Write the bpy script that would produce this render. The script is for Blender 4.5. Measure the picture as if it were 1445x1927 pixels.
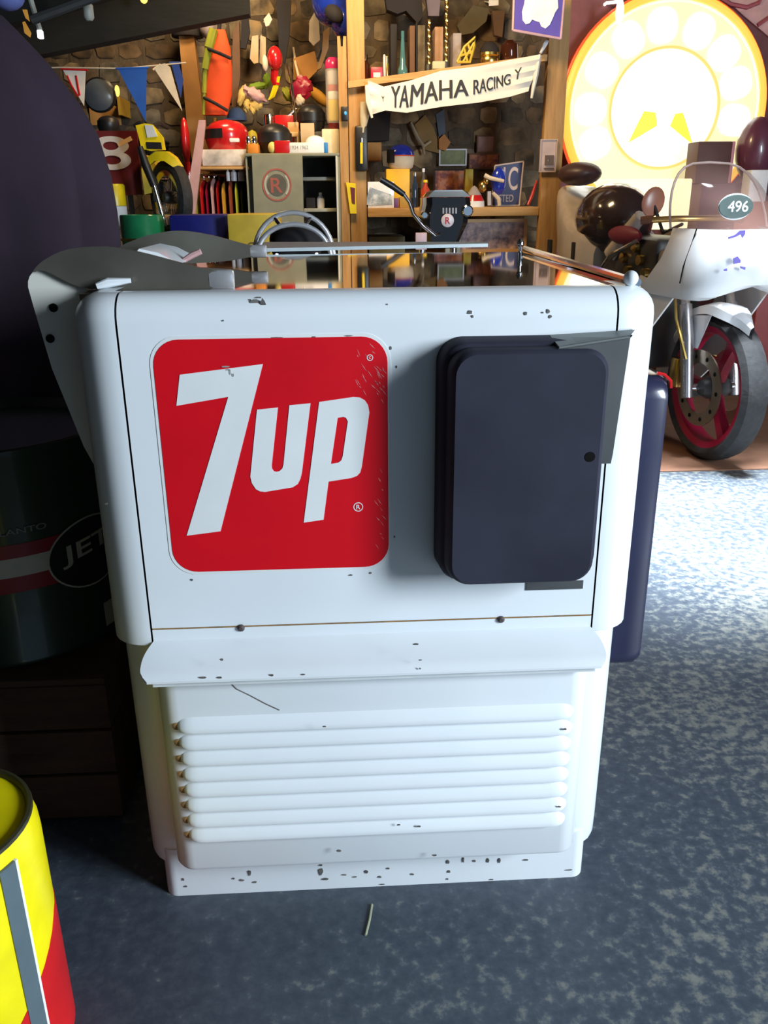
import bpy, bmesh, math, random
from mathutils import Vector, Matrix
from mathutils.geometry import tessellate_polygon
random.seed(7)
for o in list(bpy.data.objects): bpy.data.objects.remove(o)
SC = bpy.context.scene; COL = SC.collection
PI = math.pi

# ---------------------------------------------------------------- camera
F_PX, PITCH, YAW, ROLL = 1597.19, .35390, .0520, -.0084
CAM = Vector((-.0388, -1.011, 1.0085))
_F = Vector((math.sin(YAW)*math.cos(PITCH), math.cos(YAW)*math.cos(PITCH), -math.sin(PITCH)))
_R = Vector((math.cos(YAW), -math.sin(YAW), 0)); _U = _R.cross(_F)
_R, _U = _R*math.cos(ROLL)+_U*math.sin(ROLL), -_R*math.sin(ROLL)+_U*math.cos(ROLL)
cd = bpy.data.cameras.new('camera'); co = bpy.data.objects.new('camera', cd); COL.objects.link(co)
cd.sensor_fit = 'VERTICAL'; cd.sensor_height = 36.0; cd.lens = F_PX/1927*36.0
cd.clip_start = .02; cd.clip_end = 60
co.matrix_world = Matrix(((_R.x, _U.x, -_F.x, CAM.x), (_R.y, _U.y, -_F.y, CAM.y), (_R.z, _U.z, -_F.z, CAM.z), (0, 0, 0, 1)))
SC.camera = co
def ray(px, py): return _F+_R*((px-722.5)/F_PX)-_U*((py-963.5)/F_PX)
def P(px, py, Y):                      # where the sight line of a photo pixel meets the plane y = Y
    d = ray(px, py); return CAM+d*((Y-CAM.y)/d.y)
def PZ(px, py, z):
    d = ray(px, py); return CAM+d*((z-CAM.z)/d.z)

# ---------------------------------------------------------------- world, lights, exposure
w = bpy.data.worlds.new('world'); SC.world = w; w.use_nodes = True
bgn = w.node_tree.nodes['Background']; bgn.inputs[0].default_value = (.50, .72, 1, 1); bgn.inputs[1].default_value = .34
def area(name, loc, aim, sx, sy, power, col):
    l = bpy.data.lights.new(name, 'AREA'); l.shape = 'RECTANGLE'; l.size = sx; l.size_y = sy; l.energy = power; l.color = col
    o = bpy.data.objects.new(name, l); COL.objects.link(o); o.location = loc
    o.rotation_euler = (Vector(aim)-Vector(loc)).to_track_quat('-Z', 'Y').to_euler(); return o
area('door_daylight', (2.85, -1.80, 1.55), (0.1, .1, .55), .8, 1.4, 178, (.80, .91, 1))
area('floor_fill', (1.72, 1.52, 2.55), (1.72, 1.52, 0), 2.2, 1.15, 62, (.84, .93, 1)).data.spread = math.radians(20)  # added overhead fill, shaped to brighten the floor on the right
area('shelf_lamp', (.1, 2.9, 2.32), (.2, 4.3, 1.2), .5, .3, 27, (1, .70, .36))
area('corner_lamp', (-.65, 3.72, 2.3), (-.8, 4.3, .9), .3, .2, 8, (1, .72, .40))
SC.view_settings.view_transform = 'Standard'; SC.view_settings.look = 'None'
SC.view_settings.gamma = 1; SC.view_settings.use_curve_mapping = False
SC.view_settings.exposure = .30

# ---------------------------------------------------------------- materials
MC = {}
def mat(name, rgb, rough=.5, metal=0, var=.12, scale=14, bump=0, emit=0, emcol=None, alpha=1, coat=0, stretch=None, trans=0):
    if name in MC: return MC[name]
    m = bpy.data.materials.new(name); m.use_nodes = True; nt = m.node_tree; N = nt.nodes; L = nt.links
    b = N['Principled BSDF']; b.inputs['Roughness'].default_value = rough; b.inputs['Metallic'].default_value = metal
    tc = N.new('ShaderNodeTexCoord'); mp = N.new('ShaderNodeMapping'); L.new(tc.outputs['Object'], mp.inputs[0])
    if stretch: mp.inputs['Scale'].default_value = stretch
    no = N.new('ShaderNodeTexNoise'); no.inputs['Scale'].default_value = scale; no.inputs['Detail'].default_value = 5
    L.new(mp.outputs[0], no.inputs['Vector'])
    r = N.new('ShaderNodeValToRGB'); r.color_ramp.elements[0].position = .3; r.color_ramp.elements[1].position = .7
    r.color_ramp.elements[0].color = tuple(max(0, c*(1-var)) for c in rgb)+(1,)
    r.color_ramp.elements[1].color = tuple(min(1, c*(1+var)) for c in rgb)+(1,)
    L.new(no.outputs['Fac'], r.inputs[0]); L.new(r.outputs[0], b.inputs['Base Color'])
    if bump:
        bu = N.new('ShaderNodeBump'); bu.inputs['Strength'].default_value = bump; bu.inputs['Distance'].default_value = .01
        L.new(no.outputs['Fac'], bu.inputs['Height']); L.new(bu.outputs[0], b.inputs['Normal'])
    if emit:
        b.inputs['Emission Color'].default_value = tuple(emcol or rgb)+(1,); b.inputs['Emission Strength'].default_value = emit
    if alpha < 1: b.inputs['Alpha'].default_value = alpha
    if name in ('dark_gap', 'charcoal_steel'): b.inputs['Specular IOR Level'].default_value = .12
    if coat: b.inputs['Coat Weight'].default_value = coat; b.inputs['Coat Roughness'].default_value = .08
    if trans: b.inputs['Transmission Weight'].default_value = trans
    m['ramp'] = r.name; MC[name] = m; return m

def two_tone(name, stops, scale, rough=.6, bump=.3, detail=8, stretch=None, dist=.02, rough_var=None):
    m = mat(name, (.5, .5, .5), rough, scale=scale, bump=bump, stretch=stretch)
    N = m.node_tree.nodes; r = N[m['ramp']].color_ramp
    while len(r.elements) > 1: r.elements.remove(r.elements[-1])
    r.elements[0].position = stops[0][0]; r.elements[0].color = tuple(stops[0][1])+(1,)
    for p, c in stops[1:]:
        e = r.elements.new(p); e.color = tuple(c)+(1,)
    for n in N:
        if n.type == 'TEX_NOISE': n.inputs['Detail'].default_value = detail; n.inputs['Roughness'].default_value = .62
        if n.type == 'BUMP': n.inputs['Distance'].default_value = dist
    return m

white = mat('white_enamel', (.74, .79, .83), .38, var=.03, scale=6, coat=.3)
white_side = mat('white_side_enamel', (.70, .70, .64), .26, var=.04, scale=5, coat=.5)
steel = mat('dull_steel', (.17, .165, .14), .38, .6, var=.25, scale=9)
satin = mat('satin_chrome', (.88, .90, .95), .28, .7, var=.03)
chrome = mat('chrome', (.80, .82, .85), .10, 1, var=.05)
mirror = mat('polished_steel_lid', (.60, .54, .50), .035, 1, var=.06, scale=3)
gap = mat('dark_gap', (.004, .004, .004), .9)
box_mat = mat('charcoal_steel', (.030, .031, .048), .66, var=.22, scale=8)
red_print = mat('red_print', (.64, .004, .012), .36, var=.06, scale=9)
white_print = mat('white_print', (.74, .77, .78), .45, var=.04, scale=15)
rust = mat('rust_brown', (.25, .14, .05), .9, var=.4, scale=60)
black = mat('black_plastic', (.012, .012, .014), .4)
blackm = mat('black_matt', (.012, .010, .012), .85)
rubber = mat('tyre_rubber', (.02, .02, .022), .75, var=.3, scale=40, bump=.3)
wood = two_tone('pine_timber', [(.25, (.25, .115, .032)), (.5, (.43, .235, .082)), (.75, (.52, .31, .12))], 5, .7, .2, stretch=(6, 6, .6))
woodh = two_tone('pine_shelf_board', [(.25, (.34, .17, .05)), (.5, (.52, .30, .11)), (.75, (.62, .38, .15))], 5, .7, .2, stretch=(.6, 6, 6))
beam_wood = two_tone('blackened_beam', [(.3, (.004, .005, .004)), (.7, (.010, .010, .008))], 5, .85, .2, stretch=(1, 6, 6))
wood_dark = two_tone('dark_timber', [(.3, (.016, .013, .010)), (.7, (.034, .027, .02))], 5, .8, .2, stretch=(1, 6, 6))
gold = mat('brass', (.72, .50, .16), .25, 1)
glass = mat('clear_plastic', (.95, .95, .95), .04, alpha=.28, var=0)
gold_paint = mat('ochre_paint', (.42, .24, .02), .5)
def col(name, r, g, b, rough=.5, **k): return mat(name, (r, g, b), rough, **k)
yellow = col('yellow_paint', .80, .60, .01, .35); yel_dull = col('dull_yellow_paint', .55, .40, .04, .55)
redp = col('red_paint', .50, .012, .015, .25, coat=.5); maroon = col('maroon_paint', .13, .010, .012, .5)
bluep = col('blue_paint', .012, .035, .36, .2, coat=.6); navy = col('navy_paint', .02, .03, .12, .5)
green = col('green_tin', .010, .16, .07, .25, coat=.4); orange = col('orange_cloth', .70, .07, .008, .8)
lime = col('lime_cloth', .28, .30, .02, .8); cream = col('cream_cloth', .66, .56, .42, .85)
beige = col('beige_card', .50, .38, .24, .8); pinkw = col('pink_white_paint', .55, .33, .33, .55)
grey = col('grey_paint', .24, .24, .17, .5); dgrey = col('dark_grey_plastic', .04, .042, .045, .5)
wht = col('white_card', .80, .80, .80, .6); crimson = col('crimson_paint', .32, .008, .04, .35)
purple = col('violet_board', .10, .06, .42, .5); brown = col('brown_card', .12, .06, .03, .8)
bike_white = col('white_fairing', .76, .77, .80, .22, coat=.5, var=.02)
magenta = col('magenta_cap', .50, .03, .14, .2); lettered = col('black_print', .02, .02, .025, .6)

# ---------------------------------------------------------------- mesh helpers
class MB:
    def __init__(s): s.bm = bmesh.new()
    def box(s, a, b, bevel=0, M=None):
        x0, x1 = sorted((a[0], b[0])); y0, y1 = sorted((a[1], b[1])); z0, z1 = sorted((a[2], b[2]))
        v = [s.bm.verts.new(p) for p in ((x0,y0,z0),(x1,y0,z0),(x1,y1,z0),(x0,y1,z0),(x0,y0,z1),(x1,y0,z1),(x1,y1,z1),(x0,y1,z1))]
        f = [s.bm.faces.new([v[i] for i in q]) for q in ((0,3,2,1),(4,5,6,7),(0,1,5,4),(1,2,6,5),(2,3,7,6),(3,0,4,7))]
        if M: bmesh.ops.transform(s.bm, matrix=M, verts=v)
        if bevel: bmesh.ops.bevel(s.bm, geom=list({e for q in f for e in q.edges}), offset=bevel, segments=2, affect='EDGES', profile=.5)
        return s
    def loft(s, rings, closed=True, caps=True, loop=False):
        R = [[s.bm.verts.new(p) for p in r] for r in rings]; n = len(R[0])
        pairs = list(zip(R, R[1:]))+([(R[-1], R[0])] if loop else [])
        for a, b in pairs:
            for i in range(n if closed else n-1):
                j = (i+1) % n
                try: s.bm.faces.new((a[i], a[j], b[j], b[i]))
                except ValueError: pass
        if caps and closed and not loop:
            for r in (list(reversed(R[0])), R[-1]):
                try: s.bm.faces.new(r)
                except ValueError: pass
        return s
    def tube(s, pts, r, n=8, loop=False):
        pts = [Vector(p) for p in pts]; m = len(pts); rings = []
        rr = r if isinstance(r, (list, tuple)) else [r]*m
        up = None
        for i, p in enumerate(pts):
            a = pts[(i-1) % m] if (loop or i > 0) else p; b = pts[(i+1) % m] if (loop or i < m-1) else p
            t = (b-a).normalized()
            if up is None: up = t.orthogonal().normalized()
            up = (up-t*up.dot(t)); up = up.normalized() if up.length > 1e-6 else t.orthogonal().normalized()
            q = t.cross(up)
            rings.append([p+(up*math.cos(2*PI*k/n)+q*math.sin(2*PI*k/n))*rr[i] for k in range(n)])
        return s.loft(rings, loop=loop)
    def lathe(s, prof, c=(0,0,0), n=24, M=None, sx=1, sy=1):
        c = Vector(c); rings = []
        for r, z in prof:
            r = max(r, 1e-4)
            ring = [Vector((r*sx*math.cos(2*PI*k/n), r*sy*math.sin(2*PI*k/n), z)) for k in range(n)]
            rings.append([c+((M @ p) if M else p) for p in ring])
        return s.loft(rings)
    def ball(s, c, r, n=20, lo=-PI/2, hi=PI/2, M=None, k=10):
        if not isinstance(r, (tuple, list)): r = (r, r, r)
        prof = [(math.cos(lo+(hi-lo)*i/k), math.sin(lo+(hi-lo)*i/k)*r[2]) for i in range(k+1)]
        return s.lathe(prof, c, n, M, r[0], r[1])
    def prism(s, poly, y0, y1, holes=()):                 # polygon in (x, z) extruded along y
        loops = [list(poly)]+[list(h) for h in holes]
        tri = tessellate_polygon([[Vector((x, z, 0)) for x, z in l] for l in loops])
        flat = [p for l in loops for p in l]
        A = [s.bm.verts.new((x, y0, z)) for x, z in flat]; B = [s.bm.verts.new((x, y1, z)) for x, z in flat]
        for t in tri:
            for V in (A, B):
                try: s.bm.faces.new([V[i] for i in t])
                except ValueError: pass
        k = 0
        for l in loops:
            n = len(l)
            for i in range(n):
                j = (i+1) % n
                try: s.bm.faces.new((A[k+i], A[k+j], B[k+j], B[k+i]))
                except ValueError: pass
            k += n
        return s
    def face(s, pts):
        s.bm.faces.new([s.bm.verts.new(p) for p in pts]); return s
    def plate(s, pts, t):                                # planar polygon given a thickness along its normal
        pts = [Vector(p) for p in pts]; n = (pts[1]-pts[0]).cross(pts[-1]-pts[0]).normalized()*t
        return s.loft([pts, [p+n for p in pts]])
    def build(s, name, m, parent=None, base=None, angle=38, M=None):
        bm = s.bm
        if M: bmesh.ops.transform(bm, matrix=M, verts=bm.verts[:])
        bmesh.ops.recalc_face_normals(bm, faces=bm.faces[:])
        for f in bm.faces: f.smooth = True
        for e in bm.edges:
            if len(e.link_faces) == 2 and e.calc_face_angle(0) > math.radians(angle): e.smooth = False
        if base is None:
            if parent is not None: base = WORLD[parent.name]
            else:
                xs = [v.co for v in bm.verts]
                base = Vector(((min(v.x for v in xs)+max(v.x for v in xs))/2, (min(v.y for v in xs)+max(v.y for v in xs))/2, min(v.z for v in xs)))
        base = Vector(base); bmesh.ops.translate(bm, vec=-base, verts=bm.verts[:])
        me = bpy.data.meshes.new(name); bm.to_mesh(me); bm.free(); me.materials.append(m)
        o = bpy.data.objects.new(name, me); COL.objects.link(o)
        if parent is not None: o.parent = parent; o.location = base-WORLD[parent.name]
        else: o.location = base
        WORLD[o.name] = base; return o
WORLD = {'wall_back': Vector((-.59, 4.51, 0))}
def tag(o, label=None, cat=None, group=None, kind=None):
    for k, v in (('label', label), ('category', cat), ('group', group), ('kind', kind)):
        if v: o[k] = v
    return o
def thing(name, label, cat, loc, group=None):
    o = bpy.data.objects.new(name, None); COL.objects.link(o); o.location = Vector(loc); o.empty_display_size = .05
    WORLD[o.name] = Vector(loc); return tag(o, label, cat, group)
def struct(o): o['kind'] = 'structure'; return o
def text_mesh(txt, height, width=None, shear=0, ofs=.012):
    c = bpy.data.curves.new('t', 'FONT'); c.body = txt; c.size = 1; c.offset = ofs; c.shear = shear
    o = bpy.data.objects.new('t', c); COL.objects.link(o); bpy.context.view_layer.update()
    me = bpy.data.meshes.new_from_object(o.evaluated_get(bpy.context.evaluated_depsgraph_get()))
    bm = bmesh.new(); bm.from_mesh(me); bpy.data.objects.remove(o); bpy.data.curves.remove(c); bpy.data.meshes.remove(me)
    xs = [v.co.x for v in bm.verts]; ys = [v.co.y for v in bm.verts]
    x0, x1, y0, y1 = min(xs), max(xs), min(ys), max(ys); sy = height/(y1-y0); sx = (width/(x1-x0)) if width else sy
    for v in bm.verts: v.co = Vector(((v.co.x-x0)*sx, 0, (v.co.y-y0)*sy))
    return bm
def lettering(txt, height, width, M, m, parent, name='lettering', warp=None, thick=.0008):
    bm = text_mesh(txt, height, width)
    if warp: bmesh.ops.subdivide_edges(bm, edges=[e for e in bm.edges if e.calc_length() > height*.3], cuts=2)
    r = bmesh.ops.extrude_face_region(bm, geom=bm.faces[:])
    bmesh.ops.translate(bm, vec=(0, -thick, 0), verts=[g for g in r['geom'] if isinstance(g, bmesh.types.BMVert)])
    if warp:
        for v in bm.verts: v.co = warp(v.co)
    b = MB(); b.bm.free(); b.bm = bm
    return b.build(name, m, parent, M=M)
def rect(px0, py0, px1, py1, Y):
    a = P(px0, (py0+py1)/2, Y).x; b = P(px1, (py0+py1)/2, Y).x; c = P((px0+px1)/2, py1, Y).z; d = P((px0+px1)/2, py0, Y).z
    return a, b, c, d
def rrect(x0, x1, z0, z1, r, n=6):
    o = []
    for cx, cz, a0 in ((x1-r, z1-r, 0), (x0+r, z1-r, PI/2), (x0+r, z0+r, PI), (x1-r, z0+r, 1.5*PI)):
        o += [(cx+r*math.cos(a0+PI/2*i/n), cz+r*math.sin(a0+PI/2*i/n)) for i in range(n+1)]
    return o
def T(x, y, z, rz=0): return Matrix.Translation((x, y, z)) @ Matrix.Rotation(rz, 4, 'Z')
RX90 = Matrix.Rotation(PI/2, 3, 'X')

# ================================================================= the setting
WALL = 4.45
fl = two_tone('worn_painted_concrete', [(.30, (.042, .055, .078)), (.50, (.062, .078, .102)), (.55, (.09, .11, .13)), (.62, (.165, .175, .165)), (.8, (.25, .255, .235))], 46, .48, .25, 10, dist=.003)
def floor_wear():
    nt = fl.node_tree; N = nt.nodes; L = nt.links
    ramp = N[fl['ramp']]; noise = [n for n in N if n.type == 'TEX_NOISE'][0]; tc = [n for n in N if n.type == 'TEX_COORD'][0]
    big = N.new('ShaderNodeTexNoise'); big.inputs['Scale'].default_value = 1.6; big.inputs['Detail'].default_value = 3
    L.new(tc.outputs['Object'], big.inputs['Vector'])
    sep = N.new('ShaderNodeSeparateXYZ'); L.new(tc.outputs['Object'], sep.inputs[0])
    # foot traffic has worn the paint through along the aisle on the right of the chest
    mr = N.new('ShaderNodeMapRange'); mr.inputs[1].default_value = -.1; mr.inputs[2].default_value = 1.0; mr.inputs[3].default_value = -.11; mr.inputs[4].default_value = .09
    L.new(sep.outputs['X'], mr.inputs[0])
    a = N.new('ShaderNodeMath'); a.operation = 'MULTIPLY_ADD'; a.inputs[1].default_value = .35; L.new(big.outputs['Fac'], a.inputs[0]); L.new(mr.outputs[0], a.inputs[2])
    b = N.new('ShaderNodeMath'); b.operation = 'ADD'; L.new(a.outputs[0], b.inputs[0]); L.new(noise.outputs['Fac'], b.inputs[1])
    c = N.new('ShaderNodeMath'); c.operation = 'SUBTRACT'; c.inputs[1].default_value = .175; L.new(b.outputs[0], c.inputs[0]); L.new(c.outputs[0], ramp.inputs[0])
floor_wear()
struct(MB().box((-2.4, -3.2, -.05), (3.4, WALL+.15, 0)).build('floor', fl, base=(0, 0, 0)))
stone = two_tone('rubble_mortar', [(.28, (.030, .022, .014)), (.5, (.08, .055, .032)), (.8, (.15, .11, .065))], 9, .9, .8, 6, stretch=(1, 1, .45), dist=.03)
rightwall = two_tone('flare_pink_boards', [(.3, (.16, .05, .055)), (.7, (.30, .11, .11))], 3, .7, .1)  # pink flare haze is put into the wall colour
struct(MB().box((-2.4, WALL, 0), (1.22, WALL+.12, 2.6)).build('wall_back', stone))
wall_b = bpy.data.objects['wall_back']
tones = [mat('stone_'+n, c, .9, var=.7, scale=11, bump=.5) for n, c in (('tan', (.19, .135, .07)), ('grey', (.13, .105, .07)), ('brown', (.095, .06, .03)), ('dark', (.05, .038, .024)))]
mbs = [MB() for _ in tones]; zr_ = .02
while zr_ < 2.5:
    hr = random.uniform(.07, .13); xr = -2.38+random.uniform(0, .1)
    while xr < 1.1:
        wr_ = random.uniform(.08, .22); n_ = 7; cx_, cz_ = xr+wr_/2, zr_+hr/2; ring = []
        for q_ in range(n_):
            a_ = 2*PI*(q_+random.uniform(-.25, .25))/n_; k_ = random.uniform(.86, 1.0)
            ring.append((cx_+(wr_/2-.004)*k_*math.copysign(abs(math.cos(a_))**.6, math.cos(a_)), cz_+(hr/2-.004)*k_*math.copysign(abs(math.sin(a_))**.6, math.sin(a_))))
        d_ = random.uniform(.004, .014)
        random.choices(mbs, (3, 3, 3, 2))[0].loft([[(x, WALL, z) for x, z in ring], [(x, WALL-d_*.7, z) for x, z in ring], [(cx_+(x-cx_)*.75, WALL-d_, cz_+(z-cz_)*.75) for x, z in ring]])
        xr += wr_
    zr_ += hr
for m_, tn in zip(mbs, tones): tag(m_.build('rubble', tn, wall_b), kind='stuff')
struct(MB().box((1.22, WALL, 0), (3.4, WALL+.12, 2.6)).build('trim_1', rightwall))
struct(MB().box((-2.5, -3.1, 0), (-2.4, WALL+.12, 2.6)).build('wall_left', wood_dark))
struct(MB().box((-2.4, -3.2, 0), (.35, -3.1, 2.6)).box((.35, -3.2, 2.3), (3.4, -3.1, 2.6)).build('wall_front', wood_dark))
struct(MB().box((3.4, -3.1, 0), (3.5, WALL+.12, 2.6)).build('wall_right', rightwall))
struct(MB().box((-2.5, -3.2, 2.6), (3.5, WALL+.12, 2.68)).build('ceiling', wood_dark))
def beam(p0, p1, t, h, label):
    p0, p1 = Vector(p0), Vector(p1); d = (p1-p0).normalized(); q = d.cross(Vector((0, 0, 1))).normalized()*t; u = Vector((0, 0, h))
    tag(MB().loft([[p+q, p+q+u, p-q+u, p-q] for p in (p0, p1)]).build('ceiling_beam', beam_wood), label, 'beam')
a, b = P(20, 118, 3.6), P(470, 30, 3.6)
beam(a-(b-a)*.6, b, .05, .22, 'lower dark ceiling beam sloping above the pennants')
a, b = P(-20, 62, 3.0), P(330, -40, 3.0)
beam(a-(b-a)*.6, b+(b-a)*.2, .05, .14, 'upper dark ceiling beam behind the small white lamp')
a, b = P(60, 38, 2.5), P(190, -10, 2.5)
t = tag(MB().tube([a, b, b+(b-a)*1.5], .016, 8).build('conduit_pipe', dgrey), 'thin grey pipe running up across the dark ceiling top left', 'pipe')

# ================================================================= the white drinks chest
ch = thing('drinks_chest', 'white enamel soda vending chest with a red sticker and louvres in the centre', 'vending machine', (0, .4, 0))
def plan(xw, yb, y0, r, n=7):                       # open plan curve, left side -> front -> right side, with normals
    o = [((-xw, yb), (-1, 0))]
    for i in range(n+1):
        a = PI+PI/2*i/n; o.append(((-xw+r+r*math.cos(a), y0+r+r*math.sin(a)), (math.cos(a), math.sin(a))))
    for i in range(n+1):
        a = 1.5*PI+PI/2*i/n; o.append(((xw-r+r*math.cos(a), y0+r+r*math.sin(a)), (math.cos(a), math.sin(a))))
    return o+[((xw, yb), (1, 0))]
def rounded_plan(x0, x1, y0, y1, r, n=6): return rrect(x0, x1, y0, y1, r, n)
b = MB()
b.loft([[(x*s, y, z) for x, y in rounded_plan(-.350, .350, .033, .76, .042)] for z, s in ((.062, .985), (.07, .992), (.10, .994), (.44, .998), (.892, 1.0))])
b.build('body', white, ch)
MB().loft([[(x, y, z) for x, y in rounded_plan(-.327, .327, .03, .74, .02)] for z in (0.0, .004, .088)]).build('plinth', white, ch)
# front wrap: two corner posts and the centre panel with open seams between them
def shell(pts, prof, name, m, parent):
    rings = []
    for z, ins in prof: rings.append([(x-nx*ins, y-ny*ins, z) for (x, y), (nx, ny) in pts])
    b = MB(); b.loft(rings, closed=False, caps=False); return b.build(name, m, parent)
full = plan(.354, .10, 0.0, .052)
prof = [(.4555, .03), (.453, .012), (.453, .002), (.4545, 0), (.874, 0)]+[(.874+.033*math.sin(PI/2*i/6), .033*(1-math.cos(PI/2*i/6))) for i in range(1, 7)]+[(.907, .05)]
S0 = .2945; g = .0012
def seg(lo, hi):
    pts = [q for q in full if lo+1e-6 < q[0][0] < hi-1e-6]
    if lo > -.35: pts = [((lo, 0), (0, -1))]+pts
    else: pts = [q for q in full if q[0][0] < hi-1e-6 and q not in pts]*0+[q for q in full if q[0][0] < hi-1e-6]
    if hi < .35: pts = pts+[((hi, 0), (0, -1))]
    else: pts = [((lo, 0), (0, -1))]+[q for q in full if q[0][0] > lo+1e-6]
    return pts
shell([q for q in full if q[0][0] < -S0-g]+[((-S0-g, 0), (0, -1))], prof, 'corner_post', white, ch)
shell([((-S0+g, 0), (0, -1)), ((S0-g, 0), (0, -1))], [(.4555, .03), (.453, .012), (.453, .002), (.4545, 0), (.477, 0), (.4782, .0035), (.4794, 0)]+prof[4:], 'front_panel', white, ch)
shell([((S0+g, 0), (0, -1))]+[q for q in full if q[0][0] > S0+g], prof, 'corner_post', white, ch)
MB().box((-S0-.006, .006, .455), (-S0+.006, .03, .870)).box((S0-.006, .006, .455), (S0+.006, .03, .870)).box((-S0, .006, .474), (S0, .03, .482)).build('seam', gap, ch)
MB().prism([(-.2925, .4775), (.2925, .4775), (.2925, .4792), (-.2925, .4792)], -.0004, .004).build('rust_line', rust, ch)
# top
MB().box((-.345, .045, .892), (.335, .775, .9045)).build('lid', mirror, ch)
MB().tube([(.330, .045, .909), (.336, .40, .910), (.343, .765, .911)], .0055, 8).build('lid_rail', chrome, ch)
for q, r in ((PZ(1187, 524, .915), .010),): MB().ball(q, (r*.9, r, .0095)).build('rail_end', white, ch)
kx = PZ(978, 487, .905)
MB().lathe([(.0055, 0), (.0055, .012), (.0035, .014), (.0035, .022), (.0065, .025), (.0065, .030), (.003, .035)], kx+Vector((0, 0, -.001)), 12).build('corner_pin', chrome, ch)
MB().plate([PZ(497, 474, .906), PZ(918, 464.5, .906), PZ(918, 461, .906), PZ(497, 461, .906)], .007).build('back_rail', col('pale_grey_metal', .40, .47, .50, .4), ch)
# dispensing hood on the left
hp = [(-.352, .665), (-.372, .675), (-.382, .70), (-.409, .805), (-.421, .885)]
hp += [(-.404+.020*math.cos(PI-a*PI/2/5)*1.0, .908+.022*math.sin(PI-a*PI/2/5)) for a in range(0, 6)]+[(-.385, .928), (-.366, .917), (-.352, .905)]
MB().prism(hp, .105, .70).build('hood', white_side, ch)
for px, py in ((101, 579), (95, 637)): q = P(px, py, .105); MB().lathe([(.0055, -.0015), (.0055, .002), (.002, .003)], q, 12, RX90).build('screw', gap, ch)
def cheek(pts, Y, name, m, t=.007):
    q = [P(x, y, Y) for x, y in pts]
    # refine with a Catmull-Rom so the sheet has a smooth outline
    poly = []
    n = len(q)
    for i in range(n):
        p0, p1, p2, p3 = q[(i-1) % n], q[i], q[(i+1) % n], q[(i+2) % n]
        for k in range(4):
            u = k/4; poly.append(.5*((2*p1)+(p2-p0)*u+(2*p0-5*p1+4*p2-p3)*u*u+(3*p1-p0-3*p2+p3)*u**3))
    return MB().prism([(v.x, v.z) for v in poly], Y, Y+t).build(name, m, ch)
c1 = [(62, 512), (82, 490), (128, 469), (198, 464), (260, 474), (330, 492), (385, 506), (418, 511), (425, 514), (427, 543), (390, 546), (230, 546), (150, 540), (85, 510)]
c2 = [(222, 470), (262, 448), (312, 436), (352, 435), (400, 443), (448, 456), (476, 463), (486, 465), (487, 481), (470, 484), (420, 492), (340, 496), (260, 494)]
k1 = cheek(c1, .098, 'hood_cheek', steel); k2 = cheek(c2, .50, 'hood_cheek', steel)
def tip(px0, px1, py0, py1, Y):
    a = P(px0, py0, Y); b = P(px1, py1, Y); h = (a.z-b.z)/2; zc_ = (a.z+b.z)/2; rings = []
    for f in (0, .15, .4, .7, .88, .97, 1):
        k = 1 if f < .8 else (1 if f < .9 else .93 if f < .98 else .80); x = a.x+(b.x-a.x)*f; d = .0045+.004*min(1, f*2)
        rings.append([(x, Y+.004+d*math.sin(t_)*k, zc_+h*k*math.copysign(abs(math.cos(t_))**.6, math.cos(t_))) for t_ in [2*PI*i/16 for i in range(16)]])
    MB().loft(rings).build('cheek_tip', satin, ch)
tip(392, 441, 508, 545, .098); tip(470, 502, 461, 485, .50)
a = P(262, 466, .33); b = P(345, 494, .33)
MB().prism([(a.x, b.z), (a.x-.004, a.z-.012), (a.x+.006, a.z), (b.x-.03, a.z-.006), (b.x, b.z)], .30, .46).build('hood_flap', white, ch)
MB().tube([P(346, 490, .36), P(362, 480, .36), P(378, 473, .36)], [.004, .005, .0045], 8).build('latch', pinkw, ch)
MB().tube([P(182, 539, .085), P(205, 532, .088), P(246, 528, .09)], [.004, .006, .003], 8).build('latch', white, ch)
# sill
def strip(prof, xs, name, m, parent):
    rings = [[(x*sc, y, z) for (y, z) in prof] for x, sc in xs]
    return MB().loft(rings, closed=True, caps=True).build(name, m, parent)
sill = []
N = 8
for sgn in (-1, 1):
    pass
def sill_ring(f):      # f runs 0 at the panel to 1 at the front lip: plan corner is rounded
    hw = .292+.012*math.sin(min(1, f*1.6)*PI/2)
    if f > .75: hw -= .010*((f-.75)/.25)**2
    y = .002-.058*f; z = .462-.026*f-(.004*max(0, f-.85)/.15)
    return hw, y, z
R1 = [sill_ring(i/12) for i in range(13)]
top = [[(-hw, y, z), (-hw*.5, y, z), (0, y, z), (hw*.5, y, z), (hw, y, z)] for hw, y, z in R1]
lo = [[(x, y, z-.003) for x, y, z in r] for r in reversed(top)]
b = MB().loft(top+lo, closed=False, caps=False, loop=True)
b.build('sill', white, ch)
MB().box((-.288, -.050, .421), (.288, -.030, .437)).build('sill_lip', col('shaded_white_trim', .60, .64, .66, .45), ch)
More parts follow.
